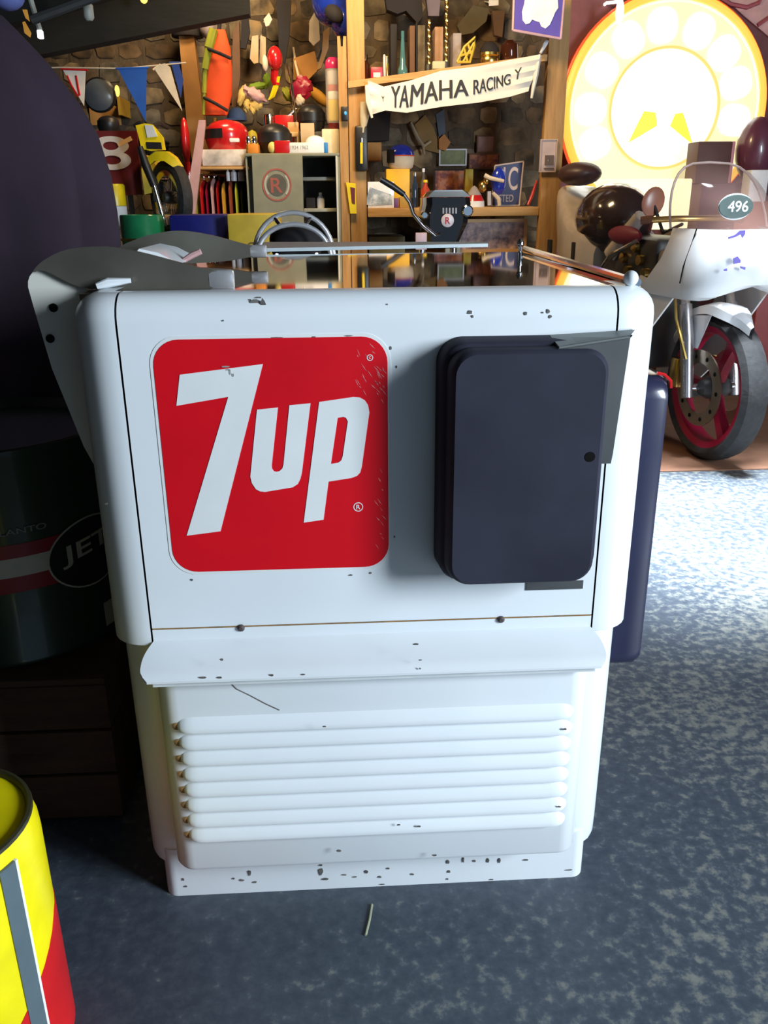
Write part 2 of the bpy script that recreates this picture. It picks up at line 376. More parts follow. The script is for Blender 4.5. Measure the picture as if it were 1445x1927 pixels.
# louvred lower panel
lp = plan(.293, .036, -.032, .03)
rings = []
for z, ins in ((.100, .05), (.1005, .012), (.104, .003), (.110, 0), (.30, 0), (.4225, 0)): rings.append([(x-nx*ins, y-ny*ins, z) for (x, y), (nx, ny) in lp])
MB().loft(rings, closed=False, caps=False).build('louvre_panel', white, ch)
for k in range(8):
    zc = .3475-k*.02565; rings = []
    base = [(-.030, .0170), (-.0325, .0140), (-.0370, .0080), (-.0410, .0020), (-.0425, -.0030), (-.0420, -.0052), (-.0395, -.0060), (-.030, -.0050)]
    for x, sc in ((-.268, .0), (-.266, .45), (-.261, .78), (-.253, .96), (-.244, 1), (-.10, 1), (.10, 1), (.246, 1), (.255, .96), (.263, .78), (.268, .45), (.270, 0)):
        rings.append([(x, -.030+(y+.030)*max(sc, .02), zc+.003+(dz-.003)*max(sc, .02)) for y, dz in base])
    MB().loft(rings).build('louvre', white, ch)
# brown staining where the louvre ends rust
b = MB()
for k in range(8):
    q = P(337+3.9*k, 1369+29*k, -.034); b.ball((-.2675, -.0320, .3475-k*.02565+.001), (.0062, .0011, .0058), 10, k=5)
tag(b.build('louvre_rust', rust, ch), kind='stuff')
for x in (-.177, .170): MB().lathe([(.0050, -.001), (.0050, .002), (.0025, .004)], (x, 0, .4765), 10, RX90).build('screw', col('oxidised_screw', .07, .05, .05, .7), ch)
# sticker
def mapc(pts, Y=-.0012): return [(v.x, v.z) for v in (P(260+x/2.89, 620+y/2.89, Y) for x, y in pts)]
st = MB().prism(rrect(-.2605, .0235, .5555, .8600, .034, 8), -.0006, .001).build('sticker', white_print, ch)
def arc(cx, cy, r, a0, a1, n=5): return [(cx+r*math.cos(math.radians(a0+(a1-a0)*i/n)), cy+r*math.sin(math.radians(a0+(a1-a0)*i/n))) for i in range(n+1)]
MB().prism(rrect(-.2565, .0195, .5595, .8560, .031, 8), -.0010, .0005).build('red_field', red_print, st)
def glyph(poly, name, holes=()): MB().prism(mapc(poly), -.0016, -.0008, [mapc(h) for h in holes]).build(name, white_print, st)
glyph([(226, 246), (678, 188), (448, 1097), (264, 1121), (490, 366), (208, 415)], 'numeral')
glyph([(646, 436), (760, 424), (726, 740), (728, 758), (738, 771), (752, 774), (768, 770), (784, 756), (790, 735), (822, 412), (937, 401), (890, 780), (882, 812), (868, 840), (840, 858), (690, 883), (662, 880), (640, 868), (618, 835), (610, 800)], 'letter')
glyph([(984, 394), (1170, 367), (1205, 370), (1232, 385), (1250, 412), (1257, 450), (1216, 745), (1207, 778), (1190, 796), (1160, 807), (1035, 827), (1008, 1034), (900, 1050)], 'letter', [[(1085, 480), (1115, 475), (1130, 480), (1140, 500), (1112, 690), (1104, 712), (1088, 724), (1048, 731)]])
def ringmark(px, py, r, t):
    q = P(px, py, -.0012); b = MB()
    ro = [(q.x+r*math.cos(a*PI/10), q.z+r*math.sin(a*PI/10)) for a in range(20)]; ri = [(q.x+(r-t)*math.cos(a*PI/10), q.z+(r-t)*math.sin(a*PI/10)) for a in range(20)]
    b.prism(ro, -.0014, -.0008, [ri]); return b.build('registered_mark', white_print, st), q
o_, q = ringmark(674, 954, .0062, .0011); lettering('R', .006, .005, T(q.x-.0025, -.0009, q.z-.003), white_print, st)
o_, q = ringmark(696, 673, .0038, .0009); lettering('C', .003, .0025, T(q.x-.0012, -.0009, q.z-.0015), white_print, st)
b = MB()
for i in range(46):
    px = random.choice((random.uniform(655, 722), random.uniform(708, 724))); py = random.choice((random.uniform(650, 745), random.uniform(690, 760), random.uniform(880, 1030)))
    if py > 760: px = random.uniform(708, 723)
    c = P(px, py, -.0011); L_ = random.uniform(.0015, .006); w_ = random.uniform(.0002, .0006); a_ = random.uniform(-1.2, -.7)
    dx_, dz_ = math.cos(a_), math.sin(a_); b.prism([(c.x-dx_*L_, c.z-dz_*L_), (c.x+dz_*w_, c.z-dx_*w_), (c.x+dx_*L_, c.z+dz_*L_), (c.x-dz_*w_, c.z+dx_*w_)], -.0012, -.0009)
tag(b.build('scuffs', col('scuffed_pink', .70, .26, .27, .6), st), kind='stuff')
b = MB()
for px, py, w_, h_ in ((432, 700, 4, 7), (438, 706, 4, 5), (428, 696, 8, 2), (425, 690, 12, 2)):
    c = P(px, py, -.0016); b.prism([(c.x+w_/1500*math.cos(k*PI/4)*random.uniform(.4, .8), c.z+h_/1500*math.sin(k*PI/4)*random.uniform(.5, 1)) for k in range(8)], -.0018, -.0014)
tag(b.build('smudge', col('grey_smudge', .28, .29, .29, .7), st), kind='stuff')
# coin box
cb = None
secs = [(0.002, .000, .030), (-.004, .001, .030), (-.030, .003, .030), (-.0335, .0055, .030), (-.036, .0095, .028), (-.050, .0105, .028), (-.0565, .0125, .027), (-.0600, .0165, .025)]
rings = []
for y, ins, r in secs:
    rings.append([(x, y, z) for x, z in rrect(.0775+ins*1.0, .2830-ins*1.0, .5485+ins*.6, .8545-ins*.75, r, 7)])
cb = MB().loft(rings).build('coin_box', box_mat, ch)
MB().lathe([(.0062, -.0005), (.0062, .0006), (.0005, .0007)], (.2555, -.060, .7195), 16, RX90).build('lock_hole', gap, cb)
galv_lit = col('galvanised_lit', .16, .18, .175, .5, metal=.3)  # same sheet metal, lighter: the top plate's reflected light is in the colour
galv = col('galvanised_sheet', .075, .08, .085, .55, metal=.3)
MB().plate([(.213, -.001, .8545), (.318, -.001, .8590), (.293, -.056, .8600), (.2115, -.056, .8490)], .002).build('bracket', galv_lit, ch)
MB().prism([(.2115, .8490), (.2940, .8600), (.2855, .72), (.2840, .708), (.2690, .708), (.2690, .74), (.2660, .745), (.2660, .80), (.2640, .830), (.2540, .8415), (.2115, .8440)], -.0520, -.0500).build('bracket_flange', galv, ch)
MB().tube([(.293, -.057, .8605), (.318, -.002, .8595)], .0012, 6).build('bracket_edge', chrome, ch)
q0 = P(990, 1100, 0); q1 = P(1096, 1107, 0)
MB().box((q0.x, -.0015, q1.z), (q1.x, .001, q0.z+.004)).build('packing_strip', galv, ch)
# dark housing bolted to the right side
e = P(1262, 760, .15)
MB().loft([[(x, y, z) for y, z in rrect(.15, .52, .300, .768, .03, 5)] for x in (.345, .40)]+[[(x, y, z) for y, z in rrect(.15+i, .52-i, .300+i, .768-i, .03, 5)] for x, i in ((e.x-.012, 0), (e.x-.003, .004), (e.x, .012))]).build('side_housing', col('blue_black_enamel', .018, .02, .05, .28, coat=.5), ch)
MB().tube([P(1236, 702, .17), P(1250, 705, .17), P(1262, 717, .17), P(1262, 730, .17)], .0025, 6).build('cable', redp, ch)
# chips and scratches in the paint: too small to pick apart singly
b = MB()
def chip(px, py, w, h, Y, n=7):
    c = P(px, py, Y); s = 1/1500
    if Y == 0 and c.z > .874: Y = .033*(1-math.sqrt(max(0, 1-((c.z-.874)/.033)**2))); c = P(px, py, Y)
    pts = [(c.x+w*s*.5*math.cos(2*PI*i/n)*random.uniform(.5, 1), c.z+h*s*.5*math.sin(2*PI*i/n)*random.uniform(.5, 1)) for i in range(n)]
    b.prism(pts, Y-.0007, Y+.0002)
for px, py, w_, h_ in ((478, 570, 18, 16), (495, 573, 14, 24), (486, 562, 22, 8), (470, 566, 8, 10), (884, 588, 14, 10), (889, 595, 6, 7), (989, 590, 8, 9), (1031, 586, 10, 11), (1035, 596, 8, 8), (1021, 588, 5, 4), (728, 573, 6, 5), (420, 603, 5, 4), (746, 690, 4, 8), (742, 1010, 4, 6), (697, 1078, 8, 5), (660, 1082, 12, 4), (361, 1091, 7, 6), (200, 948, 8, 6), (204, 904, 4, 4), (735, 655, 6, 10), (655, 632, 22, 3), (520, 635, 30, 3), (590, 634, 14, 3)): chip(px, py, w_, h_, 0)
for px, py, w_, h_ in ((417, 1241, 10, 7), (512, 1270, 9, 6), (570, 1269, 10, 4), (382, 1275, 20, 6), (413, 1275, 14, 5), (782, 1212, 16, 5), (790, 1242, 9, 3), (790, 1258, 6, 4), (610, 1367, 14, 3)): chip(px, py, w_, h_, -.054)
for px, py, w_, h_ in ((638, 1601, 14, 9), (1062, 1372, 11, 7), (1052, 1518, 9, 5), (788, 1555, 12, 5), (750, 1552, 10, 4), (818, 1609, 16, 6)): chip(px, py, w_, h_, -.042)
for px, py, w_, h_ in ((470, 1642, 10, 20), (604, 1640, 12, 28), (612, 1654, 18, 8), (604, 1628, 12, 5), (648, 1646, 16, 5), (668, 1650, 14, 4), (455, 1656, 14, 7), (480, 1660, 12, 6), (440, 1653, 7, 6), (690, 1640, 9, 12), (843, 1622, 10, 16), (845, 1640, 10, 10), (842, 1654, 6, 6), (776, 1645, 9, 8), (872, 1618, 5, 18), (893, 1620, 9, 8), (918, 1619, 7, 20), (940, 1619, 7, 18), (990, 1618, 16, 5), (730, 1634, 8, 6), (715, 1650, 10, 7), (345, 1655, 6, 8), (350, 1668, 8, 7), (720, 1664, 16, 3), (1070, 1637, 22, 3), (925, 1655, 16, 3)): chip(px, py, w_, h_, .029)
pts = [P(x, y, -.0335) for x, y in ((421, 1274), (445, 1297), (470, 1309), (500, 1325), (526, 1337))]
b.tube([(v.x, -.0325, v.z) for v in pts], .0006, 5)
tag(b.build('paint_chips', col('bare_dark_metal', .10, .095, .09, .7, var=.5, scale=80), ch), kind='stuff')

# ================================================================= foreground left: can, drum, crate, cloth
cc = Vector((-.516, -.195, 0)); cr = .110
can = thing('oil_can', 'yellow and red oil can cut off by the lower left corner', 'can', cc)
cany = col('can_yellow', .86, .74, .004, .34); canr = col('can_red', .62, .012, .015, .34)
MB().lathe([(cr, .0), (cr, .300), (cr-.0008, .315), (cr-.004, .327), (cr-.007, .334)], cc, 48).build('can_wall', cany, can)
MB().lathe([(cr-.008, .333), (cr-.004, .337), (cr-.005, .341), (cr-.009, .342), (cr-.012, .338), (cr-.013, .322)], cc, 48).build('rim', col('dark_rim', .03, .028, .012, .45), can)
MB().lathe([(cr-.012, .3225), (cr-.03, .3235), (.04, .3215), (.001, .3215)], cc, 40).build('can_top', mat('can_top_yellow', (.42, .38, .02), .45), can)
rings = []
for i in range(60):
    a = -PI*.95+i*(PI*1.9)/59
    zt = .085+.085*math.sin((a+1.35)*1.0)
    zt = max(.012, min(.19, .04+.175*max(0, (a+1.15)/1.6)**.8 if a > -1.15 else .04-.03*min(1, (-1.15-a))))
    c_, s_ = math.cos(a), math.sin(a)
    rings.append([cc+Vector((r*c_, r*s_, z)) for r, z in ((cr-.002, .001), (cr+.0008, .001), (cr+.0008, zt), (cr-.002, zt))])
MB().loft(rings).build('red_band', canr, can)
def on_can(px, py):
    d = ray(px, py); o = CAM-cc; A = d.x**2+d.y**2; B = 2*(o.x*d.x+o.y*d.y); C_ = o.x**2+o.y**2-(cr+.001)**2
    D = B*B-4*A*C_; t_ = (-B-math.sqrt(max(D, 0)))/(2*A); return CAM+d*t_
va = on_can(6, 1660); aa = math.atan2(va.y-cc.y, va.x-cc.x)
def can_strip(a0, a1, rr, name, m):
    rings = []
    for z in (.002, .32):
        ring = [cc+Vector((rr*math.cos(a0+(a1-a0)*i/4), rr*math.sin(a0+(a1-a0)*i/4), z)) for i in range(5)]
        ring += [cc+Vector(((cr-.002)*math.cos(a1+(a0-a1)*i/4), (cr-.002)*math.sin(a1+(a0-a1)*i/4), z)) for i in range(5)]
        rings.append(ring)
    MB().loft(rings).build(name, m, can)
can_strip(aa-.02, aa+.17, cr+.0016, 'side_seam', col('seam_grey', .10, .14, .16, .4)); can_strip(aa+.17, aa+.20, cr+.0018, 'seam_edge', wht)

crate = thing('wooden_crate', 'dark brown wooden crate on the floor under the green drum', 'crate', (-.66, .42, 0))
woodbr = two_tone('dark_crate_wood', [(.3, (.035, .018, .008)), (.7, (.085, .042, .018))], 6, .8, .2, stretch=(1, 6, 6))
for i, (z0, z1) in enumerate(((.012, .098), (.103, .185), (.190, .272))):
    MB().box((-.93, .205, z0), (-.43, .222, z1), .003).build('plank', woodbr, crate); MB().box((-.93, .63, z0), (-.43, .647, z1), .003).build('plank', woodbr, crate)
    MB().box((-.446, .2225, z0), (-.43, .6295, z1), .003).build('plank', woodbr, crate); MB().box((-.93, .2225, z0), (-.914, .6295, z1), .003).build('plank', woodbr, crate)
MB().box((-.93, .205, .273), (-.43, .647, .285), .003).build('crate_top', woodbr, crate)
for x in (-.90, -.475): MB().box((x, .2225, 0), (x+.03, .6295, .012)).build('runner', woodbr, crate)

dc = Vector((-.645, .445, .285)); dr = .205
drum = thing('oil_drum', 'dark green oil drum with red and white stripes on the wooden crate', 'drum', dc)
dkgreen = col('dark_green_tin', .010, .032, .014, .35, coat=.3)
MB().lathe([(dr-.004, 0), (dr+.002, .003), (dr+.002, .010), (dr, .013), (dr, .353), (dr+.002, .356), (dr+.002, .366), (dr-.004, .368), (dr-.008, .362), (dr-.010, .350), (.03, .350), (.001, .350)], dc, 56).build('drum_wall', dkgreen, drum)
def band(z0, z1, m, rr, name, a0=-PI, a1=PI):
    n = 56; rings = [[dc+Vector((r*math.cos(a0+(a1-a0)*i/n), r*math.sin(a0+(a1-a0)*i/n), z)) for r, z in ((dr-.002, z0), (rr, z0), (rr, z1), (dr-.002, z1))] for i in range(n+1)]
    MB().loft(rings).build(name, m, drum)
drum_red = col('drum_red', .28, .008, .018, .4); drum_white = col('drum_white', .52, .50, .40, .4)
band(.192, .215, drum_red, dr+.0008, 'stripe'); band(.160, .192, drum_white, dr+.0008, 'stripe'); band(.133, .160, drum_red, dr+.0008, 'stripe')
def on_drum(px, py, ex=.001):
    d = ray(px, py); o = CAM-dc; A = d.x**2+d.y**2; B = 2*(o.x*d.x+o.y*d.y); C_ = o.x**2+o.y**2-(dr+ex)**2
    t_ = (-B-math.sqrt(max(B*B-4*A*C_, 0)))/(2*A); return CAM+d*t_
def drum_patch(fn, n, name, m, ex, k=8):                # a flat label bent around the drum, built as shrinking rings
    pts = [fn(i/n) for i in range(n)]; mt = sum(p[0] for p in pts)/n; mz = sum(p[1] for p in pts)/n
    b = MB(); rings = []
    for j in range(k+1):
        f = max(1-j/k, .004); rings.append([dc+Vector(((dr+ex)*math.cos(mt+(t_-mt)*f), (dr+ex)*math.sin(mt+(t_-mt)*f), mz+(z-mz)*f)) for t_, z in pts])
    return b.loft(rings, caps=False).build(name, m, drum)
q = on_drum(172, 1035); ta = math.atan2(q.y-dc.y, q.x-dc.x); tz = q.z-dc.z
drum_patch(lambda u: (ta+.40*math.cos(2*PI*u), tz+.062*math.sin(2*PI*u)), 40, 'oval_rim', drum_white, .0016)
drum_patch(lambda u: (ta+.385*math.cos(2*PI*u), tz+.059*math.sin(2*PI*u)), 40, 'oval', col('drum_black', .010, .012, .010, .35), .0020)
def drum_text(txt, h, wth, th0, z0, m, ex, slant=0):
    def wp(v): t_ = th0+v.x/(dr+ex); return dc+Vector(((dr+ex-v.y)*math.cos(t_), (dr+ex-v.y)*math.sin(t_), z0+v.z+v.x*slant))
    lettering(txt, h, wth, Matrix(), m, drum, warp=wp, thick=.0004)
drum_text('JET', .038, .105, ta-.285, tz-.016, drum_white, .0024, .10)
drum_text('HEL LANTO', .010, .115, ta-.92, .232, mat('drum_grey', (.20, .22, .18), .5), .0012)
drum_patch(lambda u: (ta+.05+.32*((u*4) % 1 if u < .25 else 1 if u < .5 else 1-(u*4) % 1 if u < .75 else 0), tz+(-.150 if u < .25 else -.150+.045*((u*4) % 1) if u < .5 else -.105 if u < .75 else -.105-.045*((u*4) % 1))), 40, 'paper_label', drum_white, .0014)

# the covered shape behind
cloth_m = col('purple_black_cloth', .024, .013, .026, .92, var=.3, scale=5)
prof = [(P(px, py, 1.25).z, P(px, py, 1.25).x) for px, py in ((220, 470), (212, 400), (200, 330), (174, 250), (138, 190), (80, 115), (28, 60), (-10, 22))]
CX = -1.05; b = MB(); rings = []
zs = [0.0, .25, .5, .75]+[z for z, x in prof]+[prof[-1][0]+.05, prof[-1][0]+.07]
xs = [prof[0][1]-.0]*4+[x for z, x in prof]+[prof[-1][1]-.10, CX+.02]
for z, x in zip(zs, xs):
    rad = max(x-CX, .02); ring = []
    for k in range(72):
        a = 2*PI*k/72; f = .5+.5*min(1, max(0, (1.25-z)/.5))
        r = rad*(1-.15*f*(1-abs(math.cos(a*5.0+.6)))*abs(math.sin(a))**.5-.02*f*math.sin(a*13)*abs(math.sin(a)))
        ring.append((CX+r*math.cos(a), 1.30+r*.34*math.sin(a), z))
    rings.append(ring)
b.loft(rings); tag(b.build('cloth_cover', cloth_m), 'large purple-black cloth draped over a tall rounded shape at the left edge', 'cloth cover')

# ================================================================= helpers for the back of the shop
def box_thing(name, label, cat, r4, Y, dep, m, zb=None, bevel=.004, parts=(), group=None):
    x0, x1, z0, z1 = rect(*r4, Y)
    if zb is not None: z0 = zb
    t = thing(name, label, cat, ((x0+x1)/2, Y+dep/2, z0), group)
    MB().box((x0, Y, z0), (x1, Y+dep, z1), min(bevel, (x1-x0)/4, (z1-z0)/4, dep/4)).build('body', m, t)
    return t, (x0, x1, z0, z1)
def solo_box(name, label, cat, r4, Y, dep, m, zb=None, bevel=.003, group=None, rz=0):
    x0, x1, z0, z1 = rect(*r4, Y)
    if zb is not None: z0 = zb
    return tag(MB().box((x0, Y, z0), (x1, Y+dep, z1), min(bevel, (x1-x0)/4, (z1-z0)/4, dep/4)).build(name, m), label, cat, group)
def helmet(name, label, x0, x1, z0, z1, Y, m, face=-1, visor=True, m2=None, trimm=None):
    cx, cz = (x0+x1)/2, (z0+z1)/2; rx, rz = (x1-x0)/2, (z1-z0)/2; ry = rx*1.05
    t = thing(name, label, 'helmet', (cx, Y, z0))
    rings = []
    for i in range(13):
        v = -.93+1.93*i/12; rr = math.sqrt(max(0, 1-min(1, abs(v))**2.3)) if v > 0 else (1-.16*abs(v)**2)
        rings.append([(cx+rx*rr*math.cos(2*PI*k/24)*(1+.06*(math.cos(2*PI*k/24)*face > 0)*(v < 0)), Y+ry*rr*math.sin(2*PI*k/24), cz+rz*(v if v > -.93 else -1)) for k in range(24)])
    MB().loft(rings).build('shell', m, t)
    if visor:
        rings = []
        for k in range(13):
            a = -PI*.95+k*PI*.95/12 if face == 0 else (PI-PI*.15+k*PI*.62/12 if face < 0 else -PI*.5+k*PI*.62/12)
            q = 1.035; rings.append([(cx+rx*q*math.cos(a)*(1.03 if s < 0 else .99), Y+ry*q*math.sin(a), cz+rz*s) for s in (-.28, .02, .32)])
        MB().loft(rings, closed=False, caps=False).build('visor', black, t)
    if m2: MB().box((cx+rx*.2, Y-ry*1.02, cz-rz*.55), (cx+rx*.65, Y-ry*.75, cz-rz*.3), .004).build('badge', m2, t)
    if trimm: MB().tube([(cx+rx*1.02*math.cos(a), Y+ry*1.02*math.sin(a), cz-rz*.9) for a in [2*PI*i/24 for i in range(24)]], rz*.06, 6, loop=True).build('trim', trimm, t)
    return t
def pennant(pts, Y, m, label, name='pennant', stripes=None):
    q = [P(x, y, Y) for x, y in pts]; t = thing(name, label, 'pennant', q[-1])
    MB().prism([(v.x, v.z) for v in q], Y, Y+.004).build('flag_cloth', m, t)
    a, b_ = q[0], q[1]; MB().tube([a+Vector((-.01, .002, .002)), b_+Vector((.01, .002, .002))], .005, 6).build('header', stripes[0] if stripes else m, t)
    if stripes:
        for p in stripes[1]: MB().tube([P(x, y, Y-.001) for x, y in p], .005, 5).build('stroke', stripes[0], t)
    return t

# ================================================================= wooden posts and shelves
YS = 3.75
def post(pxs, ztop, Y, dep, label, m=wood, notch=False, pyref=300):
    x0 = P(pxs[0], pyref, Y).x; x1 = P(pxs[1], pyref, Y).x
    return tag(MB().box((x0, Y, 0), (x1, Y+dep, ztop), .004).build('timber_post', m), label, 'post')
x0 = P(640, 300, YS).x; x1 = P(656, 300, YS).x; zt = P(648, 68, YS).z
tag(MB().prism([(x0, 0), (x1, 0), (x1, zt), (x1-.014, zt), (x1-.017, zt-.045), (x0+.017, zt-.045), (x0+.014, zt), (x0, zt)], YS, YS+.06).build('timber_post', wood), 'narrow pale pine post with a notched top left of the shelves', 'post')
post((657.5, 689), 2.58, YS+.005, .055, 'wide pine post carrying the left end of the shelves')
post((1021, 1058), 2.58, YS-.01, .06, 'wide pine post at the right end of the shelves near the round sign')
# shelves
shx0 = P(690, 300, YS).x; shx1 = P(1020, 300, YS).x; SB = WALL-.01
zm = P(850, 390.5, YS).z
MB_ = MB().box((shx0+.002, YS+.004, zm-.045), (shx1-.002, SB, zm), .003)
tag(MB_.build('shelf_board', woodh), 'middle pine shelf board holding the small helmet and cards', 'shelf')
zl = P(850, 478, YS).z
tag(MB().box((shx0+.002, YS+.004, zl-.04), (shx1-.002, SB, zl), .003).build('shelf_board', woodh), 'low pine shelf board carrying the gold framed picture', 'shelf')
ta_ = P(655, 153, YS-.03); tb_ = P(1019, 103, YS-.03)
def zs_top(x): return ta_.z+(tb_.z-ta_.z)*(x-ta_.x)/(tb_.x-ta_.x)
dx = tb_.x-ta_.x
b = MB().loft([[(x, YS-.03, zs_top(x)), (x, YS-.012, zs_top(x)), (x, YS-.012, zs_top(x)-.03), (x, YS-.03, zs_top(x)-.03)] for x in (ta_.x, ta_.x+dx*.5, tb_.x+.02)])
b.loft([[(x, YS-.0125, zs_top(x)), (x, SB, zs_top(x)), (x, SB, zs_top(x)-.03), (x, YS-.0125, zs_top(x)-.03)] for x in (shx0+.003, ta_.x+dx*.5, shx1-.003)])
tag(b.build('shelf_board', woodh), 'top pine shelf board sloping up to the right behind the lettered banner', 'shelf')

# banner
YB = YS-.075
Btop = [(692, 150), (722, 163), (770, 152), (830, 133), (900, 125), (960, 112), (1017, 102)]
Bbot = [(697, 216), (725, 208), (765, 212), (830, 201), (900, 193), (960, 182), (994, 172)]
def interp(L, u):
    u = u*(len(L)-1); i = min(int(u), len(L)-2); f = u-i; return L[i][0]+(L[i+1][0]-L[i][0])*f, L[i][1]+(L[i+1][1]-L[i][1])*f
ban = thing('racing_banner', 'white cloth racing banner with black letters hung from the top shelf', 'banner', P(850, 205, YB))
NB = 48
def bpt(u, v):
    x0, y0 = interp(Btop, u); x1, y1 = interp(Bbot, u)
    q = P(x0+(x1-x0)*v, y0+(y1-y0)*v, YB); r = .012*math.sin(u*17+v*2)*(.35+.65*abs(2*u-1))
    fold = .008*math.sin(v*22-u*5)*max(0, (u-.62)/.38)+.010*math.sin(v*14)*max(0, (.12-u)/.12)
    return q+Vector((0, r*.6+fold, 0))
b = MB(); b.loft([[bpt(i/NB, j/14)+Vector((0, .001, 0)) for j in range(15)] for i in range(NB+1)], closed=False, caps=False)
b.build('banner_cloth', mat('banner_white', (.78, .75, .68), .85, var=.05), ban)
def btext(txt, u0, u1, v0a, v1a, v0b, v1b):
    def wp(v):
        f = v.x; u = u0+(u1-u0)*f; lo = v0a+(v0b-v0a)*f; hi = v1a+(v1b-v1a)*f
        return bpt(u, hi+(lo-hi)*v.z)+Vector((0, -.0025+v.y*.0, 0))
    bm = text_mesh(txt, 1, 1, ofs=0)
    bmesh.ops.subdivide_edges(bm, edges=bm.edges[:], cuts=1)
    for dxy in (.010/max(1, len(txt)/3), -.010/max(1, len(txt)/3)):
        g_ = bmesh.ops.duplicate(bm, geom=[f for f in bm.faces if not f.tag])['geom']
        for e_ in g_:
            if isinstance(e_, bmesh.types.BMFace): e_.tag = True
            if isinstance(e_, bmesh.types.BMVert): e_.co.x += dxy
    for v in bm.verts: v.co = wp(v.co)
    m_ = MB(); m_.bm.free(); m_.bm = bm; m_.build('lettering', lettered, ban)
btext('YAMAHA', .215, .622, .06, .86, .34, .78)
btext('RACING', .645, .835, .36, .77, .38, .66)
btext('Y', .135, .165, .40, .62, .40, .62); btext('Y', .862, .905, .30, .62, .26, .54)
for L in ([(690, 160), (692, 190), (700, 222)], [(1015, 104), (1008, 140), (1000, 185)]):
    MB().tube([P(x, y, YB) for x, y in L], [.010, .014, .006], 6).build('gathered_end', mat('banner_white', (0, 0, 0)), ban)
b = MB().tube([P(1017, 100, YB), P(1026, 82, YB+.02), P(1030, 76, YB+.02)], [.006, .012, .009], 6); b.build('tie', wht, ban)

# ================================================================= left of the post
YL = 3.9
pennant([(118, 131), (161, 133), (158, 199)], 3.7, mat('pennant_white', (.72, .66, .58), .85), 'white pennant with red stripes beside the black cloth', stripes=(redp, [[(126, 142), (134, 160), (147, 182)], [(143, 142), (147, 165), (150, 180)]]))
pennant([(222, 130), (276, 128), (274, 229)], 3.7, col('pennant_blue', .012, .09, .42, .8), 'plain bright blue pennant hanging point down')
pennant([(292, 132), (298, 122), (310, 119), (320, 126), (343, 209)], 3.7, cream, 'cream pennant folded narrow, right of the blue pennant')
pennant([(322, 119), (336, 119), (345, 150), (340, 184)], 3.706, col('pennant_blue2', .015, .05, .25, .8), 'small dark blue pennant behind the cream pennant')
q0 = P(110, 127, 3.705); q1 = P(350, 118, 3.705)
tag(MB().tube([q0-(q1-q0)*.5, q0, P(230, 129, 3.705), q1], .003, 6).build('pennant_string', cream), 'thin cord that the pennants hang from', 'string')

def simple_ball(name, label, cat, r4, Y, m, m2=None):
    x0, x1, z0, z1 = rect(*r4, Y); return x0, x1, z0, z1
x0, x1, z0, z1 = rect(172, 153, 205, 206, 3.95)
t = thing('round_headlamp', 'black round headlamp hung on the stone wall right of the striped pennant', 'headlamp', ((x0+x1)/2, 3.95, z0))
MB().lathe([(.001, -.10), (.04, -.09), (.07, -.05), (.082, 0), (.085, .02), (.075, .03)], ((x0+x1)/2, 3.95, (z0+z1)/2), 24, RX90).build('bowl', black, t)
MB().lathe([(.075, .03), (.05, .045), (.001, .05)], ((x0+x1)/2, 3.95, (z0+z1)/2), 24, RX90).build('lens', col('dusty_lens', .10, .11, .12, .25), t)
MB().box(((x0+x1)/2-.015, 4.02, (z0+z1)/2-.015), ((x0+x1)/2+.015, WALL-.024, (z0+z1)/2+.015)).build('bracket', dgrey, t)
solo_box('wooden_plaque', 'orange wooden plaque on the wall above the maroon board', 'plaque', (168, 190, 226, 236), WALL-.02, .02, col('orange_timber', .55, .27, .07, .7))
x0, x1, z0, z1 = rect(216, 160, 225, 182, 4.2)
t = thing('wall_lamp', 'small glowing amber wall lamp left of the blue pennant', 'lamp', ((x0+x1)/2, 4.2, z0))
MB().ball(((x0+x1)/2, 4.2, (z0+z1)/2), ((x1-x0)/2, .015, (z1-z0)/2), 12).build('bulb', mat('amber_bulb', (1, .6, .1), .4, emit=2.2, emcol=(1, .55, .08)), t)
MB().box(((x0+x1)/2-.008, 4.21, z0-.09), ((x0+x1)/2+.008, WALL, z0)).build('bracket', gold_paint, t)

# maroon number board
YM = 3.6
mb = thing('number_board', 'maroon board with a white number 8 beside the black cloth', 'sign', P(210, 372, YM))
q = [P(x, y, YM) for x, y in ((160, 246), (257, 246), (267, 366), (165, 372))]
MB().prism([(v.x, v.z) for v in q], YM, YM+.02).build('board', maroon, mb)
a = P(178, 320, YM); e8 = P(242, 256, YM)
lettering('8', e8.z-a.z, (e8.x-a.x), T(a.x, YM-.001, a.z), mat('bone_white', (.62, .56, .52), .7), mb, 'numeral', thick=.004)
q = [P(x, y, YM-.006) for x, y in ((220, 270), (245, 256), (249, 264), (224, 277))]
MB().prism([(v.x, v.z) for v in q], YM-.006, YM).build('painted_glint', mat('orange_glint', (.85, .55, .28), .3), mb)  # orange reflected highlight on the board, modelled as a pale sliver
for dxp in (0, 1):
    q = P(185+60*dxp, 372, YM); MB().box((q.x-.012, YM+.003, 0), (q.x+.012, YM+.017, q.z+.02)).build('leg', wood_dark, mb)
x0, x1, z0, z1 = rect(184, 217, 224, 246, YM+.11)
helmet('open_helmet', 'dark open helmet resting above the maroon board', x0, x1, P(200, 246, YM).z+.002, z1, YM+.11, black, -1)
xx = solo_box('wall_ledge', 'narrow dark ledge behind the maroon board', 'shelf', (165, 247, 262, 252), YM+.024, WALL-.004-YM-.024, wood_dark)
yc = thing('yellow_canister', 'yellow canister with a white base right of the black cloth', 'canister', P(215, 402, 3.45))
x0, x1, z0, z1 = rect(196, 346, 225, 404, 3.45)
MB().lathe([(.055, z1-.1-z0), (.055, z1-z0-.008), (.05, z1-z0), (.001, z1-z0)], ((x0+x1)/2, 3.5, z0), 20).build('can_wall', yellow, yc)
